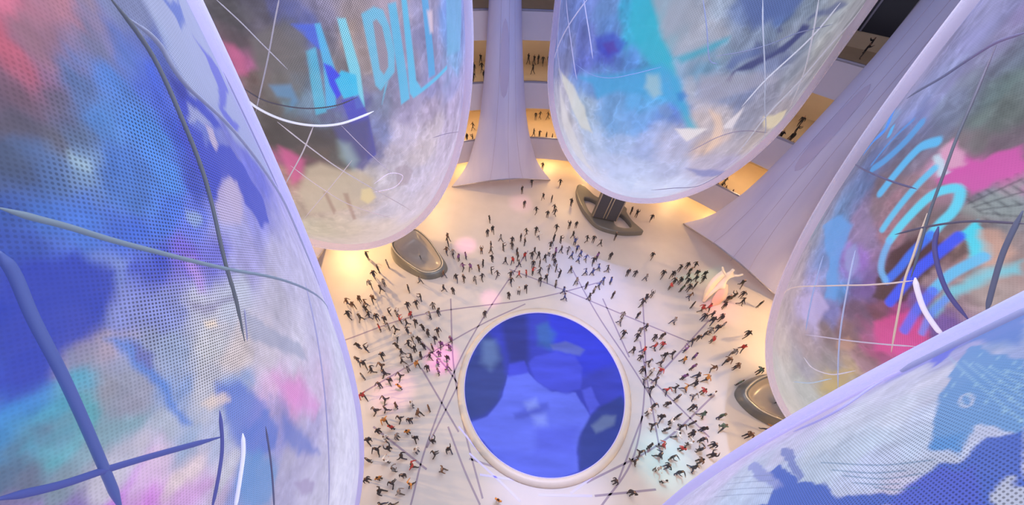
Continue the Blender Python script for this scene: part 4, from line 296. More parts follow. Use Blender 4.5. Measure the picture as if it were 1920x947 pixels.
# inlaid floor lines
def strip(name, lines, width, z, mat):
    V = []; Fc = []
    for ln in lines:
        pts = catmull([np.array(p) for p in ln], 8) if len(ln) > 2 else [np.array(ln[0], float), np.array(ln[1], float)]
        b = len(V)
        for i, p in enumerate(pts):
            t = pts[min(i + 1, len(pts) - 1)] - pts[max(i - 1, 0)]; t = t / (np.hypot(*t) + 1e-9); n = np.array((-t[1], t[0])) * width / 2
            V += [(p[0] + n[0], p[1] + n[1], z), (p[0] - n[0], p[1] - n[1], z)]
        for i in range(len(pts) - 1): Fc.append((b + 2 * i, b + 2 * i + 1, b + 2 * i + 3, b + 2 * i + 2))
    o = mesh_obj(name, V, Fc, mat, smooth=False); return struct(o)
strip('trim_7', FLOOR_LINES, 0.14, 0.006, MAT['inlay'])
strip('trim_8', GLOW_LINES, 0.12, 0.011, MAT['glowline'])

# ------------------------------------------------------------------ painting the pod screens and the pool reflections
def paint_shapes(col, X, Y, shapes, scale):
    for (fe, al, rgb, poly) in shapes:
        P = np.array(poly, float) * scale; c = lin(rgb)
        m = 3 * fe
        box = (X > P[:, 0].min() - m) & (X < P[:, 0].max() + m) & (Y > P[:, 1].min() - m) & (Y < P[:, 1].max() + m)
        if not box.any(): continue
        x = X[box]; y = Y[box]; ins = np.zeros(len(x), bool); d2 = np.full(len(x), 1e9); n = len(P)
        for i in range(n):
            x1, y1 = P[i]; x2, y2 = P[(i + 1) % n]
            cr = ((y1 > y) != (y2 > y)) & (x < (x2 - x1) * (y - y1) / (y2 - y1 + 1e-12) + x1); ins ^= cr
            ex, ey = x2 - x1, y2 - y1; t = np.clip(((x - x1) * ex + (y - y1) * ey) / (ex * ex + ey * ey + 1e-12), 0, 1)
            d2 = np.minimum(d2, (x - x1 - t * ex) ** 2 + (y - y1 - t * ey) ** 2)
        sd = np.where(ins, -1, 1) * np.sqrt(d2)
        w = np.clip(0.5 - sd / (2 * fe), 0, 1); w = (w * w * (3 - 2 * w) * al)[:, None]
        col[box] = col[box] * (1 - w) + c * w
def prof_r(z, p, off):
    R, z0, a, k = p['R'] - off, p['z0'] + off, p['a'] - off * 0.5, p['k']
    u = np.clip((z0 + a - z) / a, 0, 1)
    return np.where(z < z0 + a, R * np.sqrt(np.clip(1 - u * u, 0, 1)), R + k * (z - z0 - a))
ZTOP = 34.0
def meridian(p, off, n):
    z0, a = p['z0'] + off, p['a'] - off * 0.5
    th = np.linspace(0, math.pi / 2, 600); z = z0 + a - a * np.cos(th)
    z = np.concatenate([z[z < ZTOP - 0.01], np.linspace(max(z0 + a, ZTOP - 0.005), ZTOP, 200)[1:]]) if z0 + a < ZTOP else np.concatenate([z[z < ZTOP - 0.01], [ZTOP]])
    r = prof_r(z, p, off); s = np.concatenate([[0], np.cumsum(np.hypot(np.diff(r), np.diff(z)))])
    S = np.linspace(0, s[-1], n); return np.interp(S, s, r), np.interp(S, s, z), S
SKIN_GAP = {1: 0.2, 2: 0.5, 3: 0.5, 4: 0.42, 5: 0.18}
POD_INFO = {
 1: ('huge blue dotted screen pod crossed by thick slate mullions, rising closest to the camera', 1.0, 0.95),
 2: ('screen pod showing tall cyan letters above a dark band and cream lower bowl', 0.9, 0.9),
 3: ('screen pod splashed with turquoise and blue above a pale lilac rounded bottom', 0.55, 0.93),
 4: ('screen pod with curving cyan letters and a pink patch beside the slanting column', 0.55, 0.93),
 5: ('pale lilac screen pod showing blue landmass shapes, crossing the lower corner', 0.75, 0.95),
}
# fine part of each screen: angle range, height range, columns, rows; lattice pitch, row stretch, detail scale
FINE = {1: (-3, 41, 15.0, 30.5, 480, 420), 2: (-60, 62, 9.0, 28.2, 460, 380), 3: (-75, 72, 8.75, 27.8, 440, 360), 4: (-65, 46, 7.3, 29.6, 460, 420), 5: (-43, -9, 18.5, 29.0, 440, 380)}
PITCH = {1: (0.048, 1.1, 0.25), 2: (0.094, 0.95, 0.7), 3: (0.15, 0.9, 1.1), 4: (0.095, 0.95, 0.75), 5: (0.042, 1.0, 0.25)}
for pid, p in PODS.items():
    label, dots, alpha = POD_INFO[pid]
    fc = math.atan2(-p['y'], -p['x']); off = SKIN_GAP[pid]
    root = empty('screen_pod', (p['x'], p['y'], p['z0']), fc)
    tag(root, label, 'pod', 'hanging screen pods of the atrium')
    f0, f1, z_lo, z_hi, nu, nv = FINE[pid]; pitch, stretch, q_s = PITCH[pid]
    r, z, S = meridian(p, off, 4000)
    s_lo, s_hi = np.interp((z_lo, z_hi), z, S)
    Sx = np.concatenate([np.linspace(0, s_lo, 26)[:-1], np.linspace(s_lo, s_hi, nv), np.linspace(s_hi, S[-1], 12)[1:]])
    r = np.interp(Sx, S, r); z = np.interp(Sx, S, z); S = Sx; nv = len(S)
    ang = np.concatenate([np.linspace(f0, f1, nu), np.linspace(f1, f0 + 360, 60)[1:-1]])
    a = np.radians(ang); na = len(a)
    AA, SS = np.meshgrid(a, S, indexing='ij'); RR = np.broadcast_to(r, AA.shape); ZZ = np.broadcast_to(z, AA.shape)
    V = np.stack([RR * np.cos(AA), RR * np.sin(AA), ZZ], -1).reshape(-1, 3)
    I = np.arange(na)[:, None] * nv + np.arange(nv - 1)[None]; J = ((np.arange(na) + 1) % na)[:, None] * nv + np.arange(nv - 1)[None]
    FQ = np.stack([I, J, J + 1, I + 1], -1).reshape(-1, 4)
    # picture on the screen
    cps = np.array(CONTENT[pid], float); cz = cps[:, 1]; cr = prof_r(cz, p, off); ca = np.radians(cps[:, 0])
    CP = np.stack([cr * np.cos(ca), cr * np.sin(ca), cz], -1); CC = lin(cps[:, 2:])
    D = np.linalg.norm(CP[:, None] - CP[None], axis=2) + np.eye(len(CP)) * 99; sp = np.sort(D, 1)[:, :3].mean(1)
    W = np.stack([fbm(V * 0.55 / q_s + q * 11.7, 5) - 0.5 for q in range(3)], -1)
    lw = np.clip((V[:, 2] - p['z0'] - 1.5) / 9, 0.2, 1)[:, None] if pid in (2, 3, 4) else 1.0
    Vw = V + W * (2.6 * q_s) * lw
    num = np.zeros((len(V), 3)); den = np.zeros(len(V))
    for i in range(len(CP)):
        d2 = ((Vw - CP[i]) ** 2).sum(1) / (sp[i] ** 2); w = 1.0 / (d2 + 0.10) ** 2.2; num += w[:, None] * CC[i]; den += w
    col = num / den[:, None]
    # streaks and speckle of the footage
    st = fbm(np.stack([V[:, 0] * 1.7, V[:, 1] * 1.7, V[:, 2] * 0.55], -1) / q_s + 3.1, 5); st2 = fbm(V * (2.6 / q_s) + 9.7, 3)
    calm = np.clip((V[:, 2] - p['z0'] - 2) / 11, 0.12, 1) if pid in (2, 3, 4) else 0.5
    col *= (1 + calm * (0.75 * (st - 0.5) + 0.35 * (st2 - 0.5)))[:, None]
    rg = 1 - np.abs(2 * fbm(V * (0.8 / q_s) + 17.3, 4) - 1); rg2 = fbm(np.stack([V[:, 0] + 0.6 * V[:, 2], V[:, 1] - 0.5 * V[:, 2], V[:, 2] * 0.5], -1) * (0.7 / q_s) + 23.0, 4)
    sstep = lambda v, a_, b_: (lambda u: u * u * (3 - 2 * u))(np.clip((v - a_) / (b_ - a_), 0, 1))
    col *= (1 + 0.17 * calm * (sstep(rg, 0.93, 0.985) - 0.75 * sstep(rg2, 0.56, 0.585) + 0.55 * sstep(rg2, 0.44, 0.415)))[:, None]
    rad_ref = p['R']
    X = np.degrees(AA).reshape(-1); X = (X + 180) % 360 - 180; Xm = np.radians(X) * rad_ref
    wob = np.stack([fbm(V * (1.3 / q_s) + 31, 4) - 0.5, fbm(V * (1.3 / q_s) + 57, 4) - 0.5], -1) * ((0.6 if pid != 3 else 0.25) * q_s)
    Xw = Xm + wob[:, 0]; Yw = V[:, 2] + wob[:, 1]
    paint_shapes(col, Xw if pid != 2 else Xm, Yw if pid != 2 else V[:, 2], SHAPES[pid], np.array((math.radians(1) * rad_ref, 1.0)))
    for (wd, fe, al, rgb, pl) in STROKES[pid]:
        pp = catmull(pl, 8); aa = np.radians([q[0] for q in pp]); zz = np.array([q[1] for q in pp]); rr_ = prof_r(zz, p, off)
        Q = np.stack([rr_ * np.cos(aa), rr_ * np.sin(aa), zz], -1)
        bx = np.all((V > Q.min(0) - 1) & (V < Q.max(0) + 1), 1); Vb = V[bx]; d2 = np.full(len(Vb), 1e9)
        for i in range(len(Q) - 1):
            e = Q[i + 1] - Q[i]; t = np.clip(((Vb - Q[i]) @ e) / (e @ e + 1e-9), 0, 1); d2 = np.minimum(d2, ((Vb - Q[i] - t[:, None] * e) ** 2).sum(1))
        w = np.clip(0.5 - (np.sqrt(d2) - wd / 2) / (2 * fe), 0, 1); w = (w * w * (3 - 2 * w) * al)[:, None]
        col[bx] = col[bx] * (1 - w) + lin(rgb) * w
    col = np.clip(col, 0.002, 1)
    hz = np.clip((V[:, 2] - p['z0'] - 1.0) / (0.75 * p['a']), 0, 1); hz = hz * hz * (3 - 2 * hz)
    al_v = 0.80 + (alpha - 0.80) * hz
    dp = np.array(DOTS[pid], float); dr = prof_r(dp[:, 1], p, off); da = np.radians(dp[:, 0]); DP = np.stack([dr * np.cos(da), dr * np.sin(da), dp[:, 1]], -1)
    num = 0; den = 0
    for i in range(len(DP)):
        w = 1.0 / (((V - DP[i]) ** 2).sum(1) + 0.02 * q_s) ** 1.8; num = num + w * dp[i, 2]; den = den + w
    md = dots * num / den
    me = bpy.data.meshes.new('led_skin')
    V[:, 2] -= p['z0']
    me.vertices.add(len(V)); me.vertices.foreach_set('co', V.astype(np.float32).ravel())
    me.loops.add(FQ.size); me.loops.foreach_set('vertex_index', FQ.ravel().astype(np.int32))
    me.polygons.add(len(FQ)); me.polygons.foreach_set('loop_start', np.arange(0, FQ.size, 4, dtype=np.int32)); me.polygons.foreach_set('loop_total', np.full(len(FQ), 4, np.int32))
    me.update(calc_edges=True)
    me.polygons.foreach_set('use_smooth', np.ones(len(FQ), bool))
    at = me.color_attributes.new('content', 'FLOAT_COLOR', 'POINT')
    at.data.foreach_set('color', np.concatenate([col, al_v[:, None]], 1).astype(np.float32).ravel())
    ad = me.attributes.new('mesh_dots', 'FLOAT', 'POINT'); ad.data.foreach_set('value', np.clip(md, 0, 1).astype(np.float32))
    uvl = me.uv_layers.new(name='metres'); vi = FQ.ravel()
    Uc = AA[:, 0][:, None] * rad_ref + 0 * SS
    uvl.data.foreach_set('uv', np.stack([Uc.ravel()[vi], SS.ravel()[vi]], -1).astype(np.float32).ravel())
    me.materials.append(m_led('led_mesh_screen', pitch, stretch)); me.validate()
    link(bpy.data.objects.new('led_skin', me), root)
    # outer glass
    r2, z2, _ = meridian(p, 0.0, 60)
    v, f = lathe(list(zip(r2, z2 - p['z0'])), 120)
    mesh_obj('glass_skin', v, f, MAT['glass_lilac' if pid in (1, 5) else 'glass_pale'], root)
    v, f = lathe([(r2[-1] - 0.6, ZTOP - p['z0']), (r2[-1] - 0.04, ZTOP - p['z0']), (r2[-1] - 0.04, 36.05 - p['z0']), (r2[-1] - 0.6, 36.05 - p['z0'])], 96, close=True)
    mesh_obj('hanging_ring', v, f, MAT['fascia'], root)
    for (nm, rad, rgb, pl) in CABLES[pid]:
        pp = catmull(pl, 10); aa = np.radians([q[0] for q in pp]); zz = np.clip([q[1] for q in pp], p['z0'] + off + 0.005, ZTOP); rr_ = prof_r(zz, p, off) + 0.02
        k_ = np.linspace(0, 1, len(aa)); tp = rad * np.minimum(1, 0.25 + 7 * np.minimum(k_, 1 - k_))
        v, f = tube(np.stack([rr_ * np.cos(aa), rr_ * np.sin(aa), zz - p['z0']], -1), list(tp), 8)
        mesh_obj(nm, v, f, cable_mat(tuple(rgb)), root)

# ------------------------------------------------------------------ membrane columns
COLW = [(0, 7.6), (0.6, 7.25), (1.5, 6.5), (2.8, 5.6), (4.3, 4.8), (6, 4.25), (7.5, 3.75), (9.2, 3.3), (11, 2.95), (14, 2.5), (17, 2.15), (20, 1.85), (23, 1.62), (28, 1.5), (34, 1.6), (36.05, 1.8)]
def membrane_column(ang_deg, rr, label, wscale=1.0):
    a = math.radians(ang_deg)
    root = empty('membrane_column', (CX + rr * math.cos(a), CY + rr * math.sin(a), 0), a)   # local x = outward, y = tangent
    tag(root, label, 'column', 'flared membrane columns between the pods')
    zs = np.array([q[0] for q in COLW], float); ws = np.array([q[1] for q in COLW], float)
    n = 72; V = []; Fc = []; lev = np.concatenate([np.linspace(0, 1, 14) ** 1.4 * 10, np.linspace(10, 36.05, 30)[1:]])
    for zi, zz in enumerate(lev):
        for k in range(n):
            t = 2 * math.pi * k / n; s = math.sin(t); c = math.cos(t)
            # skirt stands on its two corners; the hem arches up between them
            lo = max(0.0, 1 - zz / 8.0); hem = 2.7 * (1 - abs(s) ** 2.2) * max(0.0, 1 - zz / 9.0) * min(1.0, max(0.0, 0.5 - 2.0 * c))
            z = zz + hem
            w = np.interp(z, zs, ws) * wscale; d = min(w, 1.35 + 0.24 * w) if z < 9 else min(w, np.interp(z, (9, 16), (1.35 + 0.24 * 3.3, 2.2)))
            V.append((d * c * abs(c) ** (0.9 * lo), w * s, z))
    for i in range(len(lev) - 1):
        for k in range(n):
            k2 = (k + 1) % n; Fc.append((i * n + k, i * n + k2, (i + 1) * n + k2, (i + 1) * n + k))
    mesh_obj('membrane', V, Fc, MAT['membrane'], root)
    hem = [V[k] for k in range(n)] + [V[0]]
    v, f = tube(hem, 0.09, 6); mesh_obj('hem_cable', v, f, MAT['rail'], root)
    # seams run up the cloth
    for t in (158, 186, 207):
        tt = math.radians(t); pts = []
        for zz in np.linspace(2.2, 35.5, 40):
            w = np.interp(zz, zs, ws) * wscale; d = min(w, 1.35 + 0.24 * w) if zz < 9 else min(w, np.interp(zz, (9, 16), (1.35 + 0.24 * 3.3, 2.2)))
            pts.append((d * math.cos(tt), w * math.sin(tt), zz))
        v, f = tube(pts, 0.018, 5); mesh_obj('seam', v, f, MAT['oval'], root)
    # long oval reflection painted as a patch on the side facing the hall
    V = []; Fc = []; n1 = 24; n2 = 9
    for i in range(n1 + 1):
        q = -1 + 2 * i / n1; hw = 0.24 * math.sqrt(max(0, 1 - q * q)) + 0.001; zz = 17.6 + 3.8 * q
        w = np.interp(zz, zs, ws) * wscale; d = min(w, np.interp(zz, (9, 16), (1.35 + 0.24 * 3.3, 2.2)))
        for j in range(n2 + 1):
            tt = math.pi - 0.12 + hw * (-1 + 2 * j / n2); V.append(((d + 0.04) * math.cos(tt), (w + 0.04) * math.sin(tt), zz))
    for i in range(n1):
        for j in range(n2): b = i * (n2 + 1) + j; Fc.append((b, b + 1, b + n2 + 2, b + n2 + 1))
    mesh_obj('oval_reflection', V, Fc, MAT['oval'], root)
    return root
membrane_column(101.7, 28.4, 'slender pale lilac membrane column flaring to the floor between the lettered and turquoise pods')
membrane_column(31.0, 28.0, 'slanting lilac membrane column flaring to the floor beside the crowd round the cream puppet')
membrane_column(169.0, 28.6, 'membrane column foot mostly hidden behind the huge blue pod and cream bowl')

# ------------------------------------------------------------------ the round blue mirror pool, its reflections painted as glowing colour
DX, DY = 3.63, 10.62
sroot = empty('floor_screen', (DX, DY, 0)); tag(sroot, 'round blue mirror pool with painted glowing reflections mid floor, ringed by a pale curb', 'screen')  # a mirror pool with painted reflections, not a screen
nr, na = 150, 360
rr = np.linspace(0, 7.30, nr); aa = np.linspace(0, 2 * math.pi, na, endpoint=False)
A2, R2 = np.meshgrid(aa, rr, indexing='ij'); X = (R2 * np.cos(A2)).ravel(); Y = (R2 * np.sin(A2)).ravel()
V = np.stack([X, Y, 0 * X + 0.12], -1)
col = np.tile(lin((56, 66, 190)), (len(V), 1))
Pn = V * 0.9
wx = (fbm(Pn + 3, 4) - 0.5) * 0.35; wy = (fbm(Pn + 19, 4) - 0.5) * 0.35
paint_shapes(col, X + DX + wx, Y + DY + wy, DISC_REFLECTIONS, np.array((1.0, 1.0)))  # reflections of pods and columns painted into the disc colour
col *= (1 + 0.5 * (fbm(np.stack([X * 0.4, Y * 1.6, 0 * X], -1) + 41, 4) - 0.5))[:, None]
I = np.arange(na)[:, None] * nr + np.arange(nr - 1)[None]; J = ((np.arange(na) + 1) % na)[:, None] * nr + np.arange(nr - 1)[None]
FQ = np.stack([I, I + 1, J + 1, J], -1).reshape(-1, 4)
so = mesh_obj('reflection_face', V, FQ.tolist(), MAT['screen'], sroot)
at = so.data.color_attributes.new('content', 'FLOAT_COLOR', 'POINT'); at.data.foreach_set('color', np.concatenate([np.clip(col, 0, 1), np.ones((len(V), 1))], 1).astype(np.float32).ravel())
v, f = lathe([(7.28, 0.0), (7.28, 0.30), (7.34, 0.36), (7.62, 0.36), (7.85, 0.22), (7.9, 0.0)], 160, close=True)
mesh_obj('curb', v, f, MAT['curb'], sroot)
v, f = lathe([(7.24, 0.2), (7.29, 0.2), (7.29, 0.33), (7.24, 0.33)], 160, close=True)
mesh_obj('light_rim', v, f, MAT['glowline'], sroot)

# ------------------------------------------------------------------ grey moulded pieces under the pods
def extrude(outline, holes, height, bevel=0.25, zoff=0.0):
    bm = bmesh.new(); edges = []
    for lp in [outline] + holes:
        vs = [bm.verts.new((p[0], p[1], zoff)) for p in lp]
        edges += [bm.edges.new((vs[i], vs[(i + 1) % len(vs)])) for i in range(len(vs))]
    bmesh.ops.triangle_fill(bm, use_beauty=True, use_dissolve=False, edges=edges)
    r = bmesh.ops.extrude_face_region(bm, geom=bm.faces[:])
    for e in r['geom']:
        if isinstance(e, bmesh.types.BMVert): e.co.z += height
    bmesh.ops.recalc_face_normals(bm, faces=bm.faces[:])
    top = [e for e in bm.edges if len(e.link_faces) == 2 and all(v.co.z > zoff + height - 1e-4 for v in e.verts) and abs(e.link_faces[0].normal.dot(e.link_faces[1].normal)) < 0.5]
    bmesh.ops.bevel(bm, geom=top, offset=bevel, segments=3, affect='EDGES', profile=0.6)
    me = bpy.data.meshes.new('m'); bm.to_mesh(me); bm.free(); return me
def smooth_loop(pts, step=6):
    P = [np.array(p, float) for p in pts]; n = len(P); out = []
    for i in range(n):
        a, b, c, d = P[i - 1], P[i], P[(i + 1) % n], P[(i + 2) % n]
        for t in np.linspace(0, 1, step, endpoint=False):
            out.append(0.5 * (2 * b + (c - a) * t + (2 * a - 5 * b + 4 * c - d) * t * t + (3 * b - a - 3 * c + d) * t ** 3))
    return out
def me_obj(name, me, mat, parent, smooth=False):
    me.name = name; me.materials.append(mat); o = bpy.data.objects.new(name, me)
    if smooth: me.polygons.foreach_set('use_smooth', [True] * len(me.polygons))
    return link(o, parent)
# winged base with two openings and a dark stair rising into the turquoise pod
ox, oy = 13.2, 34.2
st = empty('boarding_stair', (ox, oy, 0)); tag(st, 'grey winged stair base with two oval openings and a dark ramp under the turquoise pod', 'stair')
W3 = [(9.35, 40.2), (9.0, 38.0), (9.4, 35.4), (10.2, 33.2), (11.2, 31.6), (12.8, 30.8), (14.6, 30.5), (16.6, 30.7), (17.3, 31.0), (16.9, 31.8), (16.2, 33.0), (15.8, 34.6), (15.9, 35.6), (14.8, 36.6), (13.0, 37.2), (11.8, 37.9), (11.0, 39.2), (10.2, 40.4)]
h1 = [(10.1, 37.3), (10.2, 35.5), (10.7, 34.0), (11.5, 33.7), (12.2, 35.5), (11.5, 36.9)]
h2 = [(13.7, 31.9), (14.9, 31.4), (15.9, 31.8), (15.5, 33.2), (14.8, 34.2), (13.9, 33.6)]
loc = lambda L, o: [(x - o[0], y - o[1]) for x, y in L]
me_obj('winged_base', extrude(smooth_loop(loc(W3, (ox, oy))), [smooth_loop(loc(h1, (ox, oy))), smooth_loop(loc(h2, (ox, oy)))], 0.7, 0.22), MAT['grey'], st)
# ramp: rises from the front of the base up into the pod
p0 = np.array((12.25 - ox, 32.6 - oy, 0.9)); p1 = np.array((13.2 - ox, 33.4 - oy, 7.7)); side = np.array((1.55, -0.35, 0.0))
n = 14; V = []; Fc = []
for i in range(n + 1):
    q = p0 + (p1 - p0) * i / n
    for sgn in (-1, 1):
        V.append(q + side * sgn)
    for sgn in (1, -1):
        V.append(q + side * sgn - np.array((0, -0.9, 0.55)))
for i in range(n):
    for k in range(4): k2 = (k + 1) % 4; Fc.append((4 * i + k, 4 * i + k2, 4 * i + 4 + k2, 4 * i + 4 + k))
Fc += [(0, 1, 2, 3), tuple(4 * n + k for k in (3, 2, 1, 0))]
mesh_obj('ramp', V, Fc, MAT['belt'], st, smooth=False)
for sgn in (-1.0, -0.12, 0.12, 1.0):
    v, f = tube([p0 + side * sgn * 0.98 + np.array((0, 0, 0.12)), p1 + side * sgn * 0.98 + np.array((0, 0, 0.12))], 0.08 if abs(sgn) > 0.5 else 0.06, 6)
    mesh_obj('handrail', v, f, MAT['edge'] if abs(sgn) < 0.5 else MAT['grey2'], st)
# scoops
def scoop(name, outline, label, h, tilt_pts):
    c = np.mean(np.array(outline), 0); root = empty(name, (c[0], c[1], 0)); tag(root, label, 'scoop', 'grey moulded scoops on the floor')
    L = smooth_loop([(x - c[0], y - c[1]) for x, y in outline], 8); n = len(L)
    rings = [(1.06, 0.0), (1.05, 0.35), (0.98, 0.75), (0.90, 1.0), (0.82, 1.0), (0.76, 0.86), (0.70, 0.62), (0.55, 0.45), (0.3, 0.40), (0.02, 0.39)]
    d = np.array(tilt_pts, float); d /= np.hypot(*d); V = []; Fc = []
    for s, hz in rings:
        for q in L:
            along = float(np.dot(q, d)); k = 1.0 + 0.16 * along
            V.append((q[0] * s, q[1] * s, max(0.0, h * hz * max(0.35, k))))
    cut = 4
    def part(name, r0, r1, mat):
        vv = V[r0 * n:(r1 + 1) * n]; ff = []
        for i in range(r1 - r0):
            for k in range(n): k2 = (k + 1) % n; ff.append((i * n + k, i * n + k2, (i + 1) * n + k2, (i + 1) * n + k))
        mesh_obj(name, vv, ff, mat, root)
    part('shell', 0, cut, MAT['grey']); part('dished_panel', cut, len(rings) - 1, MAT['grey2'])
    pts = [V[3 * n + k] for k in range(n)] + [V[3 * n]]
    v, f = tube([(x, y, z + 0.03) for x, y, z in pts], 0.07, 6); mesh_obj('bright_lip', v, f, MAT['edge'], root)
    return root
scoop('moulded_scoop', [(-14.3, 25.4), (-12.5, 27.6), (-10.6, 26.9), (-8.9, 25.2), (-7.7, 23.4), (-8.2, 22.2), (-9.8, 21.7), (-12.0, 22.6), (-13.8, 23.9)], 'grey moulded scoop with a dished panel under the cream bowl of the lettered pod', 1.5, (-1, 1))
scoop('moulded_scoop', [(21.4, 10.6), (23.2, 11.9), (25.6, 12.2), (27.4, 10.6), (27.2, 8.6), (25.2, 7.6), (23.2, 8.2), (21.8, 9.2)], 'grey moulded scoop tinged pink at the foot of the pod with the pink patch', 1.6, (1, 0.2))

# ------------------------------------------------------------------ people
def m_cloth(name, mode):
    m, nt, out = node_mat(name); b = nt.nodes.new('ShaderNodeBsdfPrincipled'); nt.links.new(b.outputs[0], out.inputs[0]); b.inputs['Roughness'].default_value = 0.8
    oi = nt.nodes.new('ShaderNodeObjectInfo')
    if mode == 'top': nt.links.new(oi.outputs['Color'], b.inputs['Base Color'])
    else:
        r = nt.nodes.new('ShaderNodeValToRGB'); r.color_ramp.interpolation = 'CONSTANT'; e = r.color_ramp.elements
        cols = {'trousers': ((0.045, 0.04, 0.045), (0.06, 0.065, 0.11), (0.12, 0.095, 0.08), (0.055, 0.05, 0.05)),
                'hair': ((0.012, 0.01, 0.008), (0.03, 0.018, 0.01), (0.06, 0.035, 0.015), (0.01, 0.01, 0.01)),
                'skin': ((0.45, 0.26, 0.17), (0.32, 0.17, 0.1), (0.5, 0.3, 0.21), (0.2, 0.1, 0.06))}[mode]
        e[0].color = cols[0] + (1,); e[0].position = 0; e[1].color = cols[1] + (1,); e[1].position = 0.25
        for k in (2, 3): q = e.new(0.25 * k); q.color = cols[k] + (1,)
        nt.links.new(oi.outputs['Random'], r.inputs[0]); nt.links.new(r.outputs[0], b.inputs['Base Color'])
    return m
PM = [m_cloth('hair_tone', 'hair'), m_cloth('skin_tone', 'skin'), m_cloth('upper_clothes', 'top'), m_cloth('lower_clothes', 'trousers')]
def figure(name, J, hands, headz=1.63):
    """J: joints name -> (pos, radius); a single skinned body."""
    order = list(J); idx = {k: i for i, k in enumerate(order)}
    E = [('pelvis', 'waist'), ('waist', 'chest'), ('chest', 'neck'), ('neck', 'jaw'), ('jaw', 'crown')]
    for s in 'lr': E += [('chest', 'sh' + s), ('sh' + s, 'el' + s), ('el' + s, 'wr' + s), ('wr' + s, 'ha' + s), ('pelvis', 'hi' + s), ('hi' + s, 'kn' + s), ('kn' + s, 'an' + s), ('an' + s, 'to' + s)]
    me = bpy.data.meshes.new(name); me.from_pydata([J[k][0] for k in order], [(idx[a], idx[b]) for a, b in E], [])
    o = bpy.data.objects.new(name, me); COL.objects.link(o)
    md = o.modifiers.new('s', 'SKIN'); md.use_smooth_shade = True
    sv = me.skin_vertices[0].data
    for k in order: sv[idx[k]].radius = (J[k][1], J[k][1] * (0.72 if k in ('pelvis', 'waist', 'chest') else 1.0)); sv[idx[k]].use_root = (k == 'pelvis')
    sb = o.modifiers.new('u', 'SUBSURF'); sb.levels = 1; sb.render_levels = 1
    dg = bpy.context.evaluated_depsgraph_get(); m2 = bpy.data.meshes.new_from_object(o.evaluated_get(dg)); m2.name = name
    bpy.data.objects.remove(o); bpy.data.meshes.remove(me)
    m2.materials.clear()
    for m in PM: m2.materials.append(m)
    hy = J['jaw'][0][1]
    for p in m2.polygons:
        c = p.center; zi = 3
        if c.z > 1.5: zi = 0 if (c.z > 1.70 or c.y < hy - 0.02) else 1
        elif c.z > 0.93: zi = 2
        if any((c - Vector(J[h][0])).length < 0.09 for h in ('hal', 'har')): zi = 1
        elif any((c - Vector(J[h][0])).length < 0.22 for h in ('ell', 'elr', 'wrl', 'wrr')) and abs(c.x) > 0.17: zi = 2
        p.material_index = zi; p.use_smooth = True
    mz = min(v.co.z for v in m2.vertices)
    for v_ in m2.vertices: v_.co.z -= mz
    return m2
def base_J(arms, legs):
    J = {'pelvis': ((0, 0, 0.95), 0.155), 'waist': ((0, 0.0, 1.12), 0.14), 'chest': ((0, 0, 1.34), 0.165), 'neck': ((0, 0.0, 1.50), 0.06), 'jaw': ((0, 0.02, 1.60), 0.085), 'crown': ((0, 0.01, 1.72), 0.088)}
    for s, sx in (('l', -1), ('r', 1)):
        J['sh' + s] = ((sx * 0.19, 0, 1.42), 0.07)
        el, wr, ha = arms[s]
        J['el' + s] = ((sx * el[0], el[1], el[2]), 0.05); J['wr' + s] = ((sx * wr[0], wr[1], wr[2]), 0.036); J['ha' + s] = ((sx * ha[0], ha[1], ha[2]), 0.042)
        kn, an = legs[s]
        J['hi' + s] = ((sx * 0.10, 0, 0.86), 0.095); J['kn' + s] = ((sx * 0.11, kn[0], kn[1]), 0.066); J['an' + s] = ((sx * 0.115, an[0], an[1]), 0.045); J['to' + s] = ((sx * 0.13, an[0] + 0.15, max(0.04, an[1] - 0.04)), 0.04)
    return J
down = ((0.25, -0.02, 1.16), (0.27, 0.05, 0.93), (0.27, 0.08, 0.84)); fwd = ((0.25, 0.16, 1.2), (0.26, 0.33, 1.02), (0.26, 0.38, 0.96)); back_ = ((0.25, -0.16, 1.2), (0.26, -0.25, 0.98), (0.26, -0.25, 0.9))
up = ((0.26, 0.22, 1.34), (0.16, 0.38, 1.52), (0.13, 0.42, 1.6)); hip = ((0.38, -0.06, 1.2), (0.22, 0.06, 1.05), (0.18, 0.08, 1.02))
sl = ((0.02, 0.5), (-0.02, 0.09))
POSES = [('standing', base_J({'l': down, 'r': down}, {'l': sl, 'r': sl})), ('walking', base_J({'l': fwd, 'r': back_}, {'l': ((-0.04, 0.5), (-0.34, 0.14)), 'r': ((0.17, 0.5), (0.24, 0.09))})),
         ('photographing', base_J({'l': up, 'r': up}, {'l': sl, 'r': ((0.06, 0.5), (0.04, 0.09))})), ('hand-on-hip', base_J({'l': hip, 'r': down}, {'l': ((0.05, 0.5), (0.03, 0.09)), 'r': sl})),
         ('striding', base_J({'l': back_, 'r': fwd}, {'l': ((0.2, 0.51), (0.3, 0.09)), 'r': ((-0.06, 0.5), (-0.4, 0.17))}))]
FIG = [(w, figure('person', J, None)) for w, J in POSES]
TOPS = [('dark', (62, 56, 60)), ('grey', (140, 132, 128)), ('brown', (116, 84, 62)), ('red', (190, 66, 60)), ('orange', (214, 140, 62)), ('white', (228, 222, 215)), ('violet', (130, 86, 138)), ('blue', (74, 84, 140)), ('green', (92, 108, 90))]
LMK = [('grey scoop under the cream bowl', -11.2, 24.2), ('winged stair', 12.8, 33.0), ('slender column foot', -2.0, 37.5), ('slanting column foot', 26.5, 28.0), ('cream puppet', 23.0, 21.5), ('pink-lit scoop', 23.0, 9.5), ('huge blue pod', -9.5, 8.0), ('pale map pod', 14.5, 3.0), ('middle crowd', 4.0, 26.5), ('disc rim', 11.5, 15.5), ('west floor lines', -8.0, 15.5), ('east floor lines', 17.0, 11.0)]
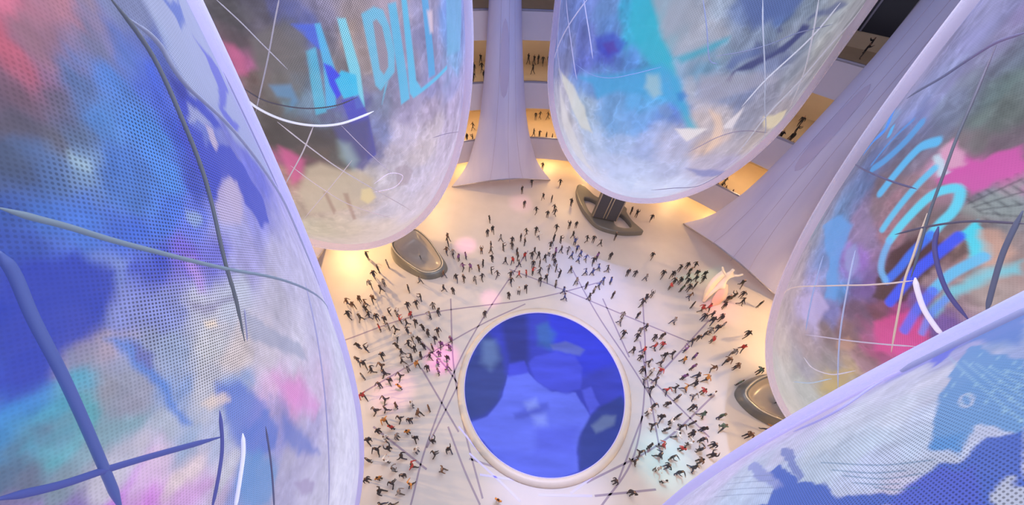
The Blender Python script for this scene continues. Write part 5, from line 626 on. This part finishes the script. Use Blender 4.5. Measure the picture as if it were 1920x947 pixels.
LN = {'middle crowd': 'in crowd behind blue disc', 'disc rim': 'by blue disc rim', 'west floor lines': 'between blue pod and disc', 'east floor lines': 'between disc and pink-lit scoop'}
ORD = 'first second third fourth fifth sixth seventh eighth ninth tenth eleventh twelfth thirteenth fourteenth fifteenth sixteenth seventeenth eighteenth nineteenth twentieth'.split()
rng = random.Random(5)
folk = []
for (x, y, c) in VISITORS: folk.append([x, y, 0.0, c])
for (x, y, z, c) in BALCONY_VISITORS: folk.append([x, y, z, c])
camp = Vector((0, 0, H))
for q in folk:
    q.append((Vector((q[0], q[1], q[2])) - camp).length); q.append(rng.choice((0, 0, 1, 1, 2, 3, 4, 4))); q.append(rng.uniform(0, 6.28)); q.append(rng.uniform(0.80, 0.92))
folk.sort(key=lambda q: q[4])
single, rest = folk[:318], folk[318:]
buckets = {}
for q in single:
    if q[2] > 0: lm = 'balcony %d' % q[2]
    else: lm = min(LMK, key=lambda L: (q[0] - L[1]) ** 2 + (q[1] - L[2]) ** 2)[0]
    buckets.setdefault((lm, q[3], q[5]), []).append(q)
for (lm, c, ps), L in buckets.items():
    L.sort(key=lambda q: math.hypot(q[0] - DX, q[1] - DY))
    for i, q in enumerate(L):
        if lm.startswith('balcony'): where = {'5': 'on the lower balcony', '12': 'on the middle balcony', '20': 'on the upper balcony'}[lm.split()[1]]
        else: where = LN.get(lm, 'beside ' + lm)
        act = FIG[ps][0]; top = TOPS[c][0]
        lab = ('only %s person in %s clothes %s' % (act, top, where)) if len(L) == 1 else ('%s %s person in %s clothes counting outward %s' % (ORD[i], act, top, where))
        o = bpy.data.objects.new('person', FIG[ps][1]); COL.objects.link(o)
        o.location = (q[0], q[1], q[2] + 0.004); o.rotation_euler = (0, 0, q[6]); o.scale = (q[7],) * 3
        cc = lin(TOPS[c][1]) * rng.uniform(0.8, 1.15); o.color = tuple(cc) + (1,)
        tag(o, lab, 'person', 'visitors on the balconies' if q[2] > 0 else 'visitors on the atrium floor')
# the farthest visitors, beyond what can be told apart
bm = bmesh.new()
for q in rest:
    b2 = bmesh.new(); b2.from_mesh(FIG[q[5]][1]); b2.transform(Matrix.Translation((q[0], q[1], q[2] + 0.004)) @ Matrix.Rotation(q[6], 4, 'Z') @ Matrix.Scale(q[7], 4))
    t = bpy.data.meshes.new('t'); b2.to_mesh(t); b2.free(); bm.from_mesh(t); bpy.data.meshes.remove(t)
me = bpy.data.meshes.new('crowd'); bm.to_mesh(me); bm.free()
for m in PM: me.materials.append(m)
co = link(bpy.data.objects.new('crowd', me)); co.color = (0.03, 0.028, 0.03, 1)
tag(co, 'dense far visitors in dark clothes at the back of the floor and balconies', 'crowd'); co['kind'] = 'stuff'

# ------------------------------------------------------------------ the tall cream puppet among the crowd
MAT['cream'] = plain('cream_cloth', (250, 232, 208), 0.6, noise=0.05)
MAT['peach'] = plain('peach_cloth', (240, 196, 176), 0.6, noise=0.05)
pr = empty('parade_puppet', (22.6, 20.9, 0)); tag(pr, 'tall cream puppet with a curved sail body and raised arms above the crowd', 'puppet')
def skinned(name, pts, edges, radii, mat, parent):
    me = bpy.data.meshes.new(name); me.from_pydata(pts, edges, []); o = bpy.data.objects.new(name, me); COL.objects.link(o)
    md = o.modifiers.new('s', 'SKIN'); md.use_smooth_shade = True
    for i, r in enumerate(radii): me.skin_vertices[0].data[i].radius = (r, r); me.skin_vertices[0].data[i].use_root = (i == 0)
    sb = o.modifiers.new('u', 'SUBSURF'); sb.levels = 2; sb.render_levels = 2
    m2 = bpy.data.meshes.new_from_object(o.evaluated_get(bpy.context.evaluated_depsgraph_get())); m2.name = name
    bpy.data.objects.remove(o); bpy.data.meshes.remove(me); m2.materials.clear(); m2.materials.append(mat)
    m2.polygons.foreach_set('use_smooth', [True] * len(m2.polygons))
    return link(bpy.data.objects.new(name, m2), parent)
skinned('puppet_body', [(0.2, 0.4, 2.6), (0.35, 0.6, 3.3), (0.5, 0.75, 4.0), (0.52, 0.78, 4.4), (0.52, 0.76, 4.75),
    (0.1, 0.7, 3.9), (-0.3, 0.9, 4.3), (-0.5, 1.1, 4.7), (0.9, 0.6, 3.9), (1.2, 0.4, 4.2), (1.5, 0.4, 4.5),
    (-0.3, 0.1, 2.0), (-0.75, -0.2, 1.1), (-0.8, -0.3, 0.1), (0.7, 0.1, 2.0), (1.0, -0.1, 1.2), (0.6, -0.6, 0.1)],
    [(0, 1), (1, 2), (2, 3), (3, 4), (2, 5), (5, 6), (6, 7), (2, 8), (8, 9), (9, 10), (0, 11), (11, 12), (12, 13), (0, 14), (14, 15), (15, 16)],
    [0.34, 0.3, 0.3, 0.12, 0.24, 0.14, 0.11, 0.09, 0.14, 0.11, 0.09, 0.26, 0.2, 0.16, 0.24, 0.2, 0.16], MAT['cream'], pr)
def sail(name, A, B, bulge, mat):
    A = catmull(A, 6); B = catmull(B, 6); n = min(len(A), len(B)); V = []; Fc = []; m = 10
    for side in (0, 1):
        for i in range(n):
            for j in range(m + 1):
                t = j / m; q = A[i] * (1 - t) + B[i] * t + np.array(bulge) * (math.sin(math.pi * t) * math.sin(math.pi * (i + 0.5) / n)); V.append(q + np.array((0, 0.03 * side, 0.0)))
    s = n * (m + 1)
    for side in (0, 1):
        for i in range(n - 1):
            for j in range(m):
                b = side * s + i * (m + 1) + j; q = (b, b + 1, b + m + 2, b + m + 1); Fc.append(q if side else q[::-1])
    mesh_obj(name, V, Fc, mat, pr)
sail('sail', [(-0.3, 1.0, 4.2), (-1.0, 0.6, 3.2), (-1.3, 0.1, 2.0), (-1.0, -0.4, 0.3)], [(0.3, 0.7, 3.9), (-0.2, 0.4, 3.0), (-0.4, 0.1, 2.0), (-0.7, -0.3, 0.3)], (-0.5, -0.4, 0.2), MAT['cream'])
sail('train', [(0.4, 0.3, 2.8), (0.0, -0.1, 1.8), (-0.2, -0.5, 0.8), (0.1, -0.8, 0.1)], [(0.9, 0.3, 2.6), (1.2, 0.0, 1.7), (1.3, -0.2, 0.9), (0.9, -0.6, 0.15)], (0.2, -0.3, 0.3), MAT['peach'])
